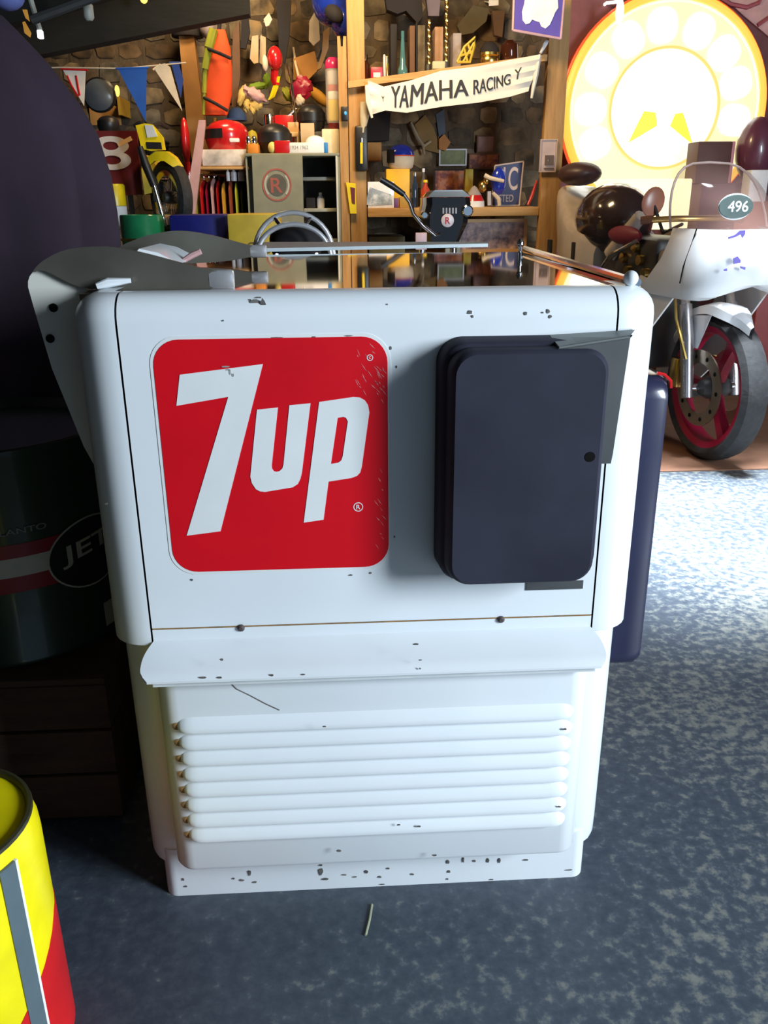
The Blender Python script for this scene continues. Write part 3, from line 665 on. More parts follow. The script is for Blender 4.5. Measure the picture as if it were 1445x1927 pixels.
MB().lathe([(.052, -z0), (.055, .002-z0), (.055, z1-.102-z0)], ((x0+x1)/2, 3.5, z0), 20).build('white_base', wht, yc)

# yellow motorcycle
YK = 3.45
ym = thing('dirt_bike', 'yellow off-road motorcycle with a high front mudguard near the blue pennant', 'motorcycle', (P(320, 370, YK).x, YK, 0))
hubp = P(322, 372, YK); wr = hubp.z if False else .29
hub = Vector((hubp.x+.02, YK+.03, .29))
whl = P(322, 372, YK)
# the wheel stands on a raised paddock block so its hub sits at the height seen
def wheel(parent, c, r, tw, M, rimm, spokes=True, tyre=rubber, n=40):
    prof = [(r-.055, -tw*.35), (r-.03, -tw*.5), (r-.008, -tw*.36), (r, -tw*.1), (r, tw*.1), (r-.008, tw*.36), (r-.03, tw*.5), (r-.055, tw*.35)]
    rings = [[c+M @ Vector((x, pr*math.cos(2*PI*k/n), pr*math.sin(2*PI*k/n))) for pr, x in prof] for k in range(n)]
    ty = MB().loft(rings, loop=True).build('tyre', tyre, parent)
    prof = [(r-.075, -tw*.30), (r-.05, -tw*.38), (r-.048, -tw*.2), (r-.06, 0), (r-.048, tw*.2), (r-.05, tw*.38), (r-.075, tw*.30)]
    rings = [[c+M @ Vector((x, pr*math.cos(2*PI*k/n), pr*math.sin(2*PI*k/n))) for pr, x in prof] for k in range(n)]
    rm = MB().loft(rings, loop=True).build('wheel_rim', rimm, parent)
    return ty, rm
Mk = Matrix.Rotation(math.radians(38), 3, 'Z')
wc = Vector((whl.x, YK, whl.z))
ty, rm = wheel(ym, wc, .125+.05, .07, Mk, chrome)
b = MB()
for k in range(18): b.tube([wc, wc+Mk @ Vector((0, .10*math.cos(k*PI/9), .10*math.sin(k*PI/9)))], .0018, 4)
tag(b.build('spokes', chrome, ym), kind='stuff')
MB().lathe([(.02, -.04), (.03, -.02), (.03, .02), (.02, .04)], wc, 14, Mk @ Matrix.Rotation(PI/2, 3, 'Y')).build('hub', dgrey, ym)
# mudguard: a lofted arched blade
pts = [(281, 293), (296, 284), (315, 284), (331, 295), (344, 313)]
rings = []
for i, (x, y) in enumerate(pts):
    c = P(x, y, YK-.05); wd = (.028, .045, .052, .05, .02)[i]
    dn = P(x-3, y+22 if i else y+26, YK-.05)-c
    rings.append([c+Vector((0, wd, 0)), c+Vector((0, -wd, -.004)), c+dn*(.9 if i < 4 else .4)+Vector((0, -wd*.9, 0)), c+dn*(.75 if i < 4 else .3)+Vector((0, wd*.9, 0))])
MB().loft(rings).build('front_mudguard', yellow, ym)
q = [P(x, y, YK-.06) for x, y in ((255, 236), (272, 232), (286, 234), (306, 258), (310, 282), (283, 284), (266, 280), (262, 262))]
MB().prism([(v.x, v.z) for v in q], YK-.06, YK-.03).build('number_plate', yellow, ym)
q = [P(x, y, YK-.065) for x, y in ((275, 267), (303, 268), (305, 281), (277, 280))]
MB().prism([(v.x, v.z) for v in q], YK-.066, YK-.058).build('headlamp', black, ym)
q = [P(x, y, YK-.065) for x, y in ((272, 235), (287, 236), (296, 257), (277, 259))]
MB().prism([(v.x, v.z) for v in q], YK-.066, YK-.058).build('screen', mat('silver_film', (.62, .65, .70), .35), ym)
MB().tube([P(263, 276, YK-.09), P(274, 310, YK-.09), P(290, 350, YK-.09)], [.014, .020, .018], 10).build('fork_gaiter', black, ym)
MB().tube([P(290, 350, YK-.09), P(304, 400, YK-.09), P(312, 426, YK-.09)], [.011, .010, .008], 10).build('fork_leg', chrome, ym)
MB().tube([P(293, 392, YK-.05), P(299, 424, YK-.06), P(304, 434, YK-.08)], .006, 8).build('brake_hose', gold, ym)
q = [P(x, y, YK+.06) for x, y in ((268, 290), (288, 300), (300, 330), (290, 362), (272, 366), (266, 320))]
MB().prism([(v.x, v.z) for v in q], YK+.06, YK+.25).build('tank', yel_dull, ym)
MB().tube([P(252, 238, YK), P(262, 231, YK), P(280, 240, YK), P(300, 232, YK+.1), P(315, 240, YK+.2)], .010, 8).build('handlebar', black, ym)
MB().box((wc.x-.1, YK+.05, wc.z-.02), (wc.x-.04, YK+.2, wc.z+.12), .01).build('engine', dgrey, ym)
MB().box((wc.x-.14, YK-.07, 0), (wc.x+.14, YK+.16, wc.z-.176), .01).build('paddock_block', wood_dark, ym)

# green tin
x0, x1, z0, z1 = rect(217, 405, 300, 475, 3.0)
gt = thing('green_drum', 'glossy green drum with gold bands behind the black cloth', 'drum', ((x0+x1)/2, 3.12, 0)); gr = (x1-x0)/2
c = ((x0+x1)/2, 3.12, 0); MB().lathe([(gr-.004, 0), (gr, .004), (gr, z1-.006), (gr-.004, z1), (gr-.01, z1-.008), (.001, z1-.008)], c, 32).build('drum_wall', green, gt)
for z in (z1-.105, z1-.185, z1-.40): MB().tube([(c[0]+(gr+.001)*math.cos(a*PI/16), c[1]+(gr+.001)*math.sin(a*PI/16), z) for a in range(32)], .007, 6, loop=True).build('band', gold, gt)

# leaning timber post with cap
x0 = P(343, 150, 4.24).x; x1 = P(372, 150, 4.24).x; zt = P(358, 68, 4.24).z; xb0 = P(353, 250, 4.24).x; 
tp = tag(MB().loft([[(a, 4.24, z), (b_, 4.24, z), (b_, 4.32, z), (a, 4.32, z)] for a, b_, z in ((xb0+.12, xb0+.21, 0), (xb0, xb0+.10, P(360, 250, 4.24).z), (x0, x1-.004, zt))]).build('timber_post', col('orange_pine', .40, .20, .06, .7)), 'orange timber post leaning left of the orange bag', 'post')
tag(MB().lathe([(.085, .0), (.088, .01), (.08, .05), (.05, .085), (.001, .095)], ((x0+x1)/2, 4.28, zt+.0005), 20).build('cap', blackm), 'black round cap on top of the orange timber post', 'cap')
# red and pink leaning boards
tag(MB().prism([(P(x, y, 3.78).x, P(x, y, 3.78).z) for x, y in [(374, 226), (386, 226), (386, 236), (367, 405)]]+[(P(361, 470, 3.78).x, 0), (P(337, 470, 3.78).x, 0), (P(345, 405, 3.78).x, P(345, 405, 3.78).z)], 3.78, 3.80).build('worn_plank', pinkw), 'faded pink plank leaning beside the orange timber post', 'plank')
x_ = P(352, 265, 3.9)
tag(MB().ball((x_.x-.012, 3.92, x_.z), (.024, .03, .115), 14).tube([(x_.x-.012, 3.92, x_.z-.1), (x_.x-.012, 3.92, .02), (x_.x-.012, 3.92, 0)], [.016, .02, .02], 8).build('paddle', redp), 'slim red paddle standing behind the pink plank', 'paddle')

# orange bag
YO = 4.0
ob = thing('kit_bag', 'orange and lime kit bag with two black straps hanging on the wall', 'bag', P(412, 218, YO))
L_ = [(402, 55), (393, 90), (386, 130), (384, 175), (383, 216)]; Rr = [(424, 58), (434, 95), (437, 135), (437, 180), (428, 218)]
rings = []
for (xl, y), (xr, y2) in zip(L_, Rr):
    a = P(xl, y, YO); c = P(xr, y2, YO); m_ = (a+c)/2; hw = (c.x-a.x)/2
    rings.append([(m_.x+hw*math.cos(2*PI*k/16), YO+hw*.7*math.sin(2*PI*k/16), m_.z) for k in range(16)])
MB().loft(rings).build('bag_body', orange, ob)
b = MB()
for i in range(4):
    a = P(L_[i][0], L_[i][1], YO-.03); c = P(L_[i+1][0], L_[i+1][1], YO-.03)
    b.tube([a, c], (.024, .020, .012, .008)[i], 8)
b.build('side_panel', lime, ob)
for s in ([(392, 92), (412, 100), (434, 110)], [(384, 184), (404, 194), (428, 208)]): MB().tube([P(x, y, YO-.09 if i == 1 else YO-.05) for i, (x, y) in enumerate(s)], .009, 6).build('strap', blackm, ob)
MB().tube([P(412, 60, YO), P(414, 30, YO), P(414, 0, YO)], .012, 6).build('hanging_loop', blackm, ob)
x0, x1, z0, z1 = rect(374, 28, 402, 72, 4.2)
tag(MB().ball(((x0+x1)/2, 4.22, (z0+z1)/2), ((x1-x0)/2, .05, (z1-z0)/2), 14).tube([((x0+x1)/2, 4.24, z1-.02), ((x0+x1)/2, WALL-.01, z1+.03)], .006, 6).build('cloth_bundle', col('grey_mauve_cloth', .30, .25, .27, .9)), 'grey mauve cloth bundle hung above the timber post', 'cloth bundle')

# red helmet, its box, clothes rail
YH = 3.8
x0, x1, z0, z1 = rect(380, 281, 465, 313, YH)
wb = solo_box('carton', 'scuffed white carton under the red helmet', 'box', (380, 281, 464, 312), YH, .3, two_tone('scuffed_white', [(.3, (.35, .32, .30)), (.6, (.72, .66, .60)), (.8, (.85, .80, .76))], 12, .7, 0))
hx0, hx1, hz0, hz1 = rect(387, 224, 467, 281, YH+.14)
rh = helmet('full_face_helmet', 'glossy red full face helmet on the scuffed white carton', hx0, hx1, z1+.002, hz1, YH+.15, redp, -1, True, wht)
x0, x1, z0, z1 = rect(428, 200, 458, 226, 4.1)
tag(MB().ball(((x0+x1)/2, 4.15, z0), (.055, .06, z1-z0), 16, lo=0).box(((x0+x1)/2-.05, 4.05, z0-.004), ((x0+x1)/2+.05, 4.10, z0+.006)).tube([((x0+x1)/2, 4.19, z0), ((x0+x1)/2, WALL-.01, z0)], .008).build('baseball_cap', col('cap_blue', .02, .05, .14, .8)), 'dark blue cap hung above the red helmet', 'cap')
x0, x1, z0, z1 = rect(371, 228, 384, 276, 3.9)
tag(MB().lathe([(.018, 0), (.02, .01), (.02, .16), (.008, .20), (.008, .25), (.011, .26)], ((x0+x1)/2+.045, 4.17, P(420, 313, YH-.01).z+.0005), 14).build('amber_bottle', mat('amber_glass', (.55, .26, .03), .15)), 'amber bottle standing behind the red helmet', 'bottle')
wst = solo_box('wall_shelf', 'plain wooden wall shelf under the scuffed white carton', 'shelf', (372, 313, 468, 319), YH-.01, WALL-.004-YH+.01, woodh)
zr = P(415, 330, 4.0).z
xr0, xr1 = P(366, 330, 4.0).x, P(466, 330, 4.0).x
tag(MB().tube([(xr0, 4.0, zr), (xr1, 4.0, zr)], .009, 8).tube([(xr0+.02, 4.0, zr), (xr0+.02, 4.0, P(415, 319, YH).z)], .006, 6).tube([(xr1-.02, 4.0, zr), (xr1-.02, 4.0, P(415, 319, YH).z)], .006, 6).build('clothes_rail', chrome), 'short metal clothes rail under the wall shelf', 'rail')
jk = [(366, 381, lime, 'olive'), (378, 394, redp, 'dark red'), (391, 400, crimson, 'crimson'), (399, 412, pinkw, 'pale pink'), (411, 419, redp, 'narrow red'), (418, 433, col('mustard_cloth', .55, .28, .02, .8), 'mustard'), (431, 446, col('rust_cloth', .26, .05, .015, .8), 'rust red'), (444, 455, col('neon_cloth', .50, .52, .03, .8), 'neon yellow'), (453, 469, blackm, 'black')]
for i, (a, c, m_, nm) in enumerate(jk):
    x0 = P(a, 370, 4.0).x; x1 = P(c, 370, 4.0).x; zt = P(a, 336+3*(i % 3), 4.0).z; zb = P(a, 425, 4.0).z; cx = (x0+x1)/2; hw = (x1-x0)/2*.74
    t = thing('jacket', nm+' jacket hanging on the clothes rail', 'jacket', (cx, 4.0, zb), 'jackets on the clothes rail')
    MB().loft([[(cx+hw*s*math.cos(2*PI*k/14), 4.0+.17*s2*math.sin(2*PI*k/14), z) for k in range(14)] for z, s, s2 in ((zb, .95, 1), (zb+.1, 1.0, .95), (zt-.06, .95, 1), (zt-.02, .8, .75), (zt, .35, .3))]).build('jacket_cloth', m_, t)
    MB().tube([(cx, 4.0, zt-.005), (cx, 4.0, zr-.013), (cx, 4.012, zr), (cx, 4.0, zr+.011)], .0025, 5).build('hanger_hook', chrome, t)
for a, c, m_, nm in ((425, 432, wht, 'first'), (434, 445, mat('grey_white', (.5, .5, .55), .4), 'middle'), (447, 460, mat('silver_grey', (.42, .44, .48), .4), 'last')):
    x0 = P(a, 325, 3.86).x; x1 = P(c, 325, 3.86).x; zt = P(a, 319, YH).z; 
    tag(MB().lathe([((x1-x0)/2, -.055), ((x1-x0)/2, -.012), ((x1-x0)/4, -.006), ((x1-x0)/4, 0)], ((x0+x1)/2, 3.86, zt), 12).build('hanging_bulb', m_), nm+' of three small pale canisters fixed under the wall shelf, counting from the left', 'canister', 'canisters under the wall shelf')

# boxes just behind the chest
solo_box('storage_bin', 'dark blue storage bin left of the yellow crate', 'bin', (324, 404, 429, 560), 3.0, .25, col('bin_blue', .008, .012, .16, .4), zb=0, bevel=.01)
yb, (x0, x1, z0, z1) = box_thing('lettered_crate', 'flat yellow crate with dark letters right of the blue bin', 'crate', (432, 403, 524, 560), 2.9, .35, yel_dull, zb=0, bevel=.006)
lettering('O O O', .05, (x1-x0)*.82, T(x0+.012, 2.899, P(470, 478, 2.9).z), col('brown_print', .20, .13, .02, .8), yb)

# hoop-backed stool
YC = 1.75
hc = P(553, 466, YC); stl = thing('stool', 'round black seat with a double chrome hoop back behind the chest', 'stool', (hc.x, YC+.1, 0))
def hoop(pxw, pytop, r, Y):
    a = P(553-pxw, 470, Y); tpt = P(553, pytop, Y); rx = hc.x-a.x; rz = tpt.z-hc.z
    return [(hc.x+rx*math.cos(PI-PI*i/20), Y, hc.z-.06+(rz+.06)*math.sin(PI*i/20)**.75 if 0 < i < 20 else hc.z-.2) for i in range(21)]
H1 = hoop(76, 400, .0075, YC); H2 = hoop(72, 422, .0075, YC-.02)
MB().tube(H1, .0075, 10).build('outer_hoop', satin, stl); MB().tube(H2, .008, 10).build('inner_hoop', satin, stl)
for i in (7, 13): MB().tube([H1[i], H2[i+(1 if i < 10 else -1)]], .006, 8).build('brace', chrome, stl)
rs = P(608, 466, YC+.02).x-P(503, 466, YC+.02).x; rs /= 2
MB().lathe([(rs*.9, -.05), (rs, -.03), (rs, .0), (rs*.93, .02), (rs*.75, .033), (rs*.4, .043), (.001, .046)], (hc.x, YC+.17, P(553, 452, YC+.02).z), 32).build('seat', blackm, stl)
for k in range(4):
    a = PI/4+k*PI/2; MB().tube([(hc.x+.09*math.cos(a), YC+.17+.09*math.sin(a), P(553, 452, YC).z-.045), (hc.x+.15*math.cos(a), YC+.17+.15*math.sin(a), 0)], .011, 8).build('leg', chrome, stl)

# grey metal cabinet
YG = 3.75
cab = thing('metal_cabinet', 'grey-green metal cabinet with an open right side and a faded round emblem', 'cabinet', (P(556, 380, YG).x, YG+.2, 0))
X = lambda px: P(px, 380, YG).x
zt = P(556, 288, YG).z; zt0 = P(556, 291.5, YG).z
MB().box((X(466), YG, zt0-.006), (X(641), YG+.40, zt), .003).build('cabinet_top', grey, cab)
MB().box((X(466), YG+.01, 0), (X(469), YG+.40, zt0-.006)).build('side_panel', grey, cab); MB().box((X(634), YG+.004, 0), (X(641), YG+.40, zt0-.006)).build('side_panel', grey, cab)
MB().box((X(469), YG+.385, 0), (X(634), YG+.40, zt0-.006)).build('back_panel', mat('cabinet_inside', (.16, .17, .16), .6), cab)
MB().box((X(633.5), YG-.003, 0), (X(637), YG+.004, zt0-.006)).build('door_edge', mat('pale_edge', (.62, .62, .55), .4), cab)
for py in (333, 392, 450):
    z = P(600, py, YG+.12).z; MB().box((X(570), YG+.10, z-.018), (X(633), YG+.384, z), .002).build('shelf', mat('cabinet_shelf', (.34, .34, .28), .5), cab)
dq = [P(x, y, YG-.002) for x, y in ((474, 292), (569, 292), (573, 470), (482, 470))]
dr_ = MB().prism([(v.x, v.z) for v in dq], YG-.015, YG+.004).build('door', grey, cab)
ec = P(521, 348, YG-.017); er = P(549, 348, YG).x-ec.x
fr = col('faded_red', .34, .09, .07, .7); fk = col('faded_black', .09, .09, .075, .7); fw = col('faded_white', .42, .43, .38, .7)
def disc_ring(ro, ri, y0, name, m, parent, c=ec, sz=1.05):
    o1 = [(c.x+ro*math.cos(2*PI*i/36), c.z+ro*sz*math.sin(2*PI*i/36)) for i in range(36)]
    o2 = [(c.x+ri*math.cos(2*PI*i/36), c.z+ri*sz*math.sin(2*PI*i/36)) for i in range(36)]
    return MB().prism(o1, y0-.002, y0, [o2] if ri > 0 else ()).build(name, m, parent)
disc_ring(er, er*.90, YG-.016, 'emblem_ring', fr, dr_); disc_ring(er*.86, er*.62, YG-.016, 'emblem_ring', fw, dr_) if False else None
disc_ring(er*.66, 0, YG-.016, 'emblem_disc', fk, dr_)
for s in (-1, 1):
    pts = [(ec.x+s*er*(.74)*math.cos(a), ec.z+er*.8*math.sin(a)) for a in [(-.75+1.5*i/6) for i in range(7)]]+[(ec.x+s*er*(.86)*math.cos(a), ec.z+er*.95*math.sin(a)) for a in [(.75-1.5*i/6) for i in range(7)]]
    MB().prism(pts, YG-.018, YG-.016).build('emblem_crescent', fw, dr_)
lettering('R', er*.95, er*.8, T(ec.x-er*.42, YG-.018, ec.z-er*.5), fr, dr_)
x_ = P(603, 372, YG+.2)
zsh = P(600, 392, YG+.12).z
tag(MB().lathe([(.02, 0), (.022, .01), (.022, .05), (.009, .065), (.009, .08)], (x_.x, YG+.2, zsh), 14).build('bottle', mat('white_gloss', (.85, .86, .9), .15)), 'small white bottle inside the metal cabinet', 'bottle')
tag(MB().box((X(574), YG+.16, zsh), (X(592), YG+.3, zsh+.055), .004).build('dark_tin', blackm), 'dark tin inside the metal cabinet beside the bottle', 'tin')

# things on the cabinet
zc = zt
def onc(px0, px1, pyt, Y=YG+.12):
    x0 = P(px0, (pyt+285)/2, Y).x; x1 = P(px1, (pyt+285)/2, Y).x; return x0, x1, P((px0+px1)/2, pyt, Y).z
x0, x1, z1 = onc(484, 548, 230); bh = helmet('black_helmet', 'large black helmet on the metal cabinet', x0, x1, zc+.001, z1, YG+.15, black, 0, True)
x0, x1, z1 = onc(516, 546, 262, YG+.0); 
tag(MB().box((x0, YG+.004, zc), (x1, YG+.04, zc+.06), .004).build('red_tin', redp), 'flat red tin in front of the black helmet', 'tin')
x0, x1, z1 = onc(498, 519, 214, YG+.2)
x0b, x1b, z1b = onc(518, 546, 216, YG+.30)
tag(MB().box((x0b, YG+.305, zc), (x1b+.02, YG+.36, z1b), .004).build('red_box', redp), 'tall red box standing behind the black helmet', 'box')
x0b, x1b, z1b = onc(496, 517, 214, YG+.30)
tag(MB().lathe([(.034, 0), (.034, z1b-zc-.012), (.03, z1b-zc-.004), (.03, z1b-zc), (.001, z1b-zc)], ((x0b+x1b)/2, YG+.345, zc), 18).build('steel_flask', chrome), 'shiny steel flask behind the black helmet', 'flask')
x0, x1, z1 = onc(504, 520, 270, YG)
tag(MB().ball(((x0+x1)/2, YG+.03, zc+.028), (.024, .024, .028), 14).build('yellow_ball', col('cream_yellow', .75, .60, .18, .5)), 'pale yellow ball at the front of the metal cabinet', 'ball')
x0, x1, z1 = onc(466, 486, 275, YG)
solo = tag(MB().box((x0, YG+.004, zc), (x1, YG+.12, zc+.045), .004).build('orange_box', col('orange_card', .70, .24, .02, .6)), 'small orange box on the left corner of the metal cabinet', 'box')
for nm, a, c, pyt, yy in (('left', 464, 470, 262, .03), ('right', 474, 482, 266, .03)):
    x0, x1, z1 = onc(a, c, pyt, YG+.03); tag(MB().lathe([(.012, 0), (.013, .004), (.013, .03), (.006, .04)], ((x0+x1)/2, YG+.05, zc+.0455), 12).build('salt_shaker', chrome), nm+' chrome cap on the small orange box', 'shaker')
x0, x1, z1 = onc(466, 482, 240, YG+.31)
tag(MB().lathe([(.03, 0), (.038, .04), (.036, .09), (.02, .125), (.001, .135)], ((x0+x1)/2, YG+.345, zc), 16).build('yellow_jar', col('olive_yellow', .42, .36, .02, .5)), 'olive yellow rounded jar right of the red helmet', 'jar')
x0, x1, z1 = onc(543, 617, 268, YG+.0)
wbx = thing('paper_box', 'long white box with a blue end on the metal cabinet', 'box', ((x0+x1)/2, YG+.05, zc))
MB().box((x0, YG+.004, zc), (x1-.02, YG+.12, z1), .003).build('body', wht, wbx); MB().box((x1-.02, YG+.004, zc), (x1, YG+.12, z1), .003).build('blue_end', col('sky_blue', .02, .22, .60, .5), wbx)
lettering('1934 1962', .018, (x1-x0)*.45, T(x0+.01, YG+.0035, zc+.018), mat('grey_print', (.35, .36, .38), .7), wbx)
x0_, x1_, z1_ = onc(574, 612, 254, YG+.03)
tag(MB().ball(((x0_+x1_)/2, YG+.065, z1+.0005), ((x1_-x0_)/2, .05, z1_-z1), 20, lo=0).build('white_dome', mat('white_gloss', (0, 0, 0))), 'white domed bowl upside down on the long white box', 'bowl')
x0, x1, z1 = onc(566, 592, 232, YG+.16); tag(MB().box((x0, YG+.14, zc), (x1, YG+.2, z1), .004).build('beige_box', beige), 'beige upright box behind the white domed bowl', 'box')
x0, x1, z1 = onc(541, 562, 228, YG+.2)
ct = thing('toy_chair', 'small tan wooden doll chair on the metal cabinet', 'toy chair', ((x0+x1)/2, YG+.24, zc)); tan = col('tan_wood', .62, .40, .18, .6)
MB().box((x0, YG+.21, zc+.09), (x1, YG+.27, zc+.115), .004).build('seat', tan, ct); MB().box((x0, YG+.26, zc+.115), (x1, YG+.272, z1), .004).build('backrest', tan, ct)
for a in (x0+.006, x1-.006):
    for y in (YG+.216, YG+.264): MB().tube([(a, y, zc), (a, y, zc+.092)], .006, 6).build('leg', tan, ct)
x0, x1, z1 = onc(560, 612, 194, YG+.3); zsup = zc+.13
bh2 = helmet('open_face_helmet', 'black helmet with a white shine high behind the doll chair', x0, x1, zc+.12, z1, YG+.31, black, 0, True)
tag(MB().box((x0+.01, YG+.25, zc), (x1-.01, YG+.38, zc+.119), .004).build('helmet_box', dgrey), 'dark box under the helmet behind the beige box', 'box')
x0, x1, z1 = onc(606, 640, 243, YG+.1); 
tag(MB().box((x0, YG+.08, zc), (x1-.004, YG+.22, z1), .006).build('cream_box', mat('cream_gloss', (.72, .62, .42), .5)), 'cream box on the right corner of the metal cabinet', 'box')
zdb = z1
# tube dispenser
x0 = P(613, 180, YG+.1).x; x1 = P(641, 180, YG+.1).x; cx = (x0+x1)/2; r = (x1-x0)/2; yy = YG+.14
zt_ = P(622, 105, YG+.1).z; zb_ = zdb+.001; td = thing('tube_dispenser', 'tall clear tube dispenser with a pink domed cap beside the notched post', 'dispenser', (cx, yy, zb_))
MB().lathe([(r*.7, 0), (r*.85, .012), (r*.8, .03)], (cx, yy, zb_), 20).build('base', maroon, td)
MB().lathe([(r*.85, .03), (r, .05), (r, zt_-zb_-.05), (r*.98, zt_-zb_-.045)], (cx, yy, zb_), 20).build('tube', glass, td)
MB().lathe([(r*1.02, zt_-zb_-.055), (r*1.05, zt_-zb_-.04), (r*.9, zt_-zb_-.015), (r*.5, zt_-zb_-.002), (.001, zt_-zb_)], (cx, yy, zb_), 20).build('cap', magenta, td)
for i, (m_, z0_, z1_) in enumerate(((yellow, .04, .14), (wht, .141, .18), (redp, .181, .21), (mat('grey_white', (0, 0, 0)), .211, .30))): MB().lathe([(r*.72, z0_), (r*.76, z0_+.01), (r*.76, z1_-.01), (r*.72, z1_)], (cx, yy, zb_), 16).build('contents', m_, td)

# hanging toys and soft things, left of the tube
def hang(o_top, name='hook'): pass
x0, x1, z0, z1 = rect(496, 86, 530, 134, 4.1); cx = (x0+x1)/2
bd = thing('toy_parrot', 'red parrot toy with a cream beak hanging above the metal cabinet', 'toy', (cx, 4.1, P(515, 170, 4.1).z))
MB().ball((cx+.012, 4.1, (z0+z1)/2), ((x1-x0)/2*.85, .055, (z1-z0)/2), 18).build('head', redp, bd)
MB().ball((cx-.04, 4.07, z0+.035), (.016, .02, .04), 12).build('beak', cream, bd)
MB().loft([[(P(x, y, 4.1).x+s, 4.1+d, P(x, y, 4.1).z) for s, d in ((-.02, 0), (0, -.02), (.02, 0), (0, .02))] for x, y in ((517, 130), (516, 150), (520, 160))]).build('body', redp, bd)
MB().loft([[(P(x, y, 4.1).x+s*w_, 4.1+d*w_, P(x, y, 4.1).z) for s, d in ((-1, 0), (0, -1), (1, 0), (0, 1))] for x, y, w_ in ((524, 144, .01), (518, 165, .016), (512, 182, .014), (506, 188, .006))]).build('wing', yellow, bd)
MB().tube([(cx, 4.12, z1-.02), (cx, WALL-.01, z1+.06)], .004, 5).build('hanging_wire', dgrey, bd)
pt = thing('puppet', 'yellow and pink puppet with a green hat hung left of the parrot toy', 'toy', P(480, 212, 4.24))
def blobs(parent, L, Y, name, m):
    b = MB()
    for px, py, rx, rz, rot in L:
        c = P(px, py, Y); n0 = len(b.bm.verts); b.ball(c, (rx*.0032, .03, rz*.0032), 18, M=Matrix.Rotation(math.radians(rot), 3, 'Y'), k=12)
        b.bm.verts.ensure_lookup_table()
        for v in b.bm.verts[n0:]: d = v.co-c; v.co = c+d*(1+.16*math.sin(d.x*140+px)*math.cos(d.z*120+py)+.10*math.sin(d.x*330+d.z*260))
    return b.build(name, m, parent)
blobs(pt, [(485, 162, 16, 6, -8), (503, 152, 7, 12, 0)], 4.24, 'hat', col('leaf_green', .20, .32, .02, .8))
blobs(pt, [(480, 178, 22, 10, 25)], 4.22, 'face', pinkw)
blobs(pt, [(456, 180, 7, 18, 25), (464, 198, 6, 12, 10), (482, 196, 12, 10, 0), (475, 206, 5, 8, 0)], 4.24, 'hair', col('straw_yellow', .68, .48, .14, .9))
MB().tube([P(495, 150, 4.25), P(495, 120, 4.3), P(495, 112, WALL-.01)], .004, 5).build('hanging_wire', dgrey, pt)
rc = thing('red_bag', 'dark red cloth bag with a white ball tassel above the black helmets', 'bag', P(570, 202, 4.15))
blobs(rc, [(566, 168, 18, 18, 0), (572, 160, 16, 14, 30)], 4.2, 'bag_cloth', crimson)
blobs(rc, [(565, 189, 8, 9, 0)], 4.15, 'tassel', cream)
MB().tube([P(566, 160, 4.2), P(556, 120, 4.3), P(552, 90, WALL-.01)], .006, 5).build('cord', cream, rc)
tag(blobs(None, [(541, 178, 8, 14, -30)], 4.28, 'green_pouch', lime), 'olive green pouch hung left of the red bag', 'pouch') ; bpy.data.objects['green_pouch']
tag(MB().ball(P(600, 182, 4.30), (.075, .03, .03), 12, M=Matrix.Rotation(math.radians(40), 3, 'Y')).tube([P(590, 178, 4.30), P(588, 160, WALL-.01)], .004, 5).build('orange_pouch', col('amber_cloth', .45, .22, .02, .8)), 'amber pouch hung right of the red bag', 'pouch')
tag(MB().tube([P(541, 125, 4.05), P(549, 160, 4.03), P(553, 195, 4.0), P(558, 228, 3.98)], [.004, .007, .006, .004], 8).tube([P(541, 125, 4.05), P(541, 118, WALL-.01)], .004, 5).build('wrench', chrome), 'long thin chrome bar hanging in front of the red bag', 'bar')
tag(MB().tube([P(536, 232, 4.08), P(546, 214, 4.08), P(558, 205, 4.08)], [.006, .01, .006], 8).tube([P(546, 214, 4.08), P(546, 200, WALL-.01)], .004, 5).build('chrome_handle', chrome), 'curved chrome handle above the doll chair', 'handle')
# hanging things high on the stone wall
HW = 4.33
def hangtag(pts, Y, m, name, label, cat, th=.03):
    q = [P(x, y, Y) for x, y in pts]; b = MB().prism([(v.x, v.z) for v in q], Y, Y+th)
    c = q[0]; b.tube([(c.x, Y+th*.5, c.z-.01), (c.x, WALL-.005, c.z+.02)], .004, 5)
    return tag(b.build(name, m), label, cat)
hangtag([(582, 40), (592, 22), (600, 40), (602, 75), (590, 86), (581, 76)], HW-.06, col('cream_wood', .50, .42, .32, .8), 'wooden_mask', 'pale oval wooden paddle hung left of the blue helmet', 'paddle')
hangtag([(474, 68), (486, 66), (486, 118), (478, 120), (470, 110)], HW-.04, beige, 'beige_glove', 'left of two long beige gloves on the stone wall', 'glove')
hangtag([(490, 66), (500, 70), (500, 100), (494, 122), (488, 118)], HW, beige, 'beige_glove', 'right of two long beige gloves on the stone wall', 'glove')
hangtag([(496, 36), (506, 24), (512, 36), (506, 48), (500, 50)], HW-.04, cream, 'cream_rosette', 'small cream rosette above the beige gloves', 'rosette')
hangtag([(455, 30), (466, 20), (470, 60), (462, 92), (452, 90)], HW-.03, blackm, 'dark_strap', 'dark strap hung left of the beige gloves', 'strap')
hangtag([(520, 0), (548, 0), (545, 60), (536, 120), (526, 110)], HW-.03, blackm, 'dark_coat', 'dark coat hung between the parrot toy and the pale paddle', 'coat')
hangtag([(608, 60), (620, 50), (618, 90), (604, 128), (596, 132), (606, 96)], HW-.07, col('tan_leather', .34, .20, .09, .8), 'leather_strap', 'curved tan leather strap below the blue helmet', 'strap')
hangtag([(438, 60), (450, 40), (452, 140), (444, 205), (436, 200)], HW-.02, brown, 'brown_coat', 'long brown coat hung right of the orange bag', 'coat')
hangtag([(552, 110), (592, 96), (600, 130), (580, 150), (552, 150)], HW-.01, col('rusty_orange_board', .36, .17, .04, .8), 'rusty_board', 'rusty orange board on the stone wall above the red bag', 'board')
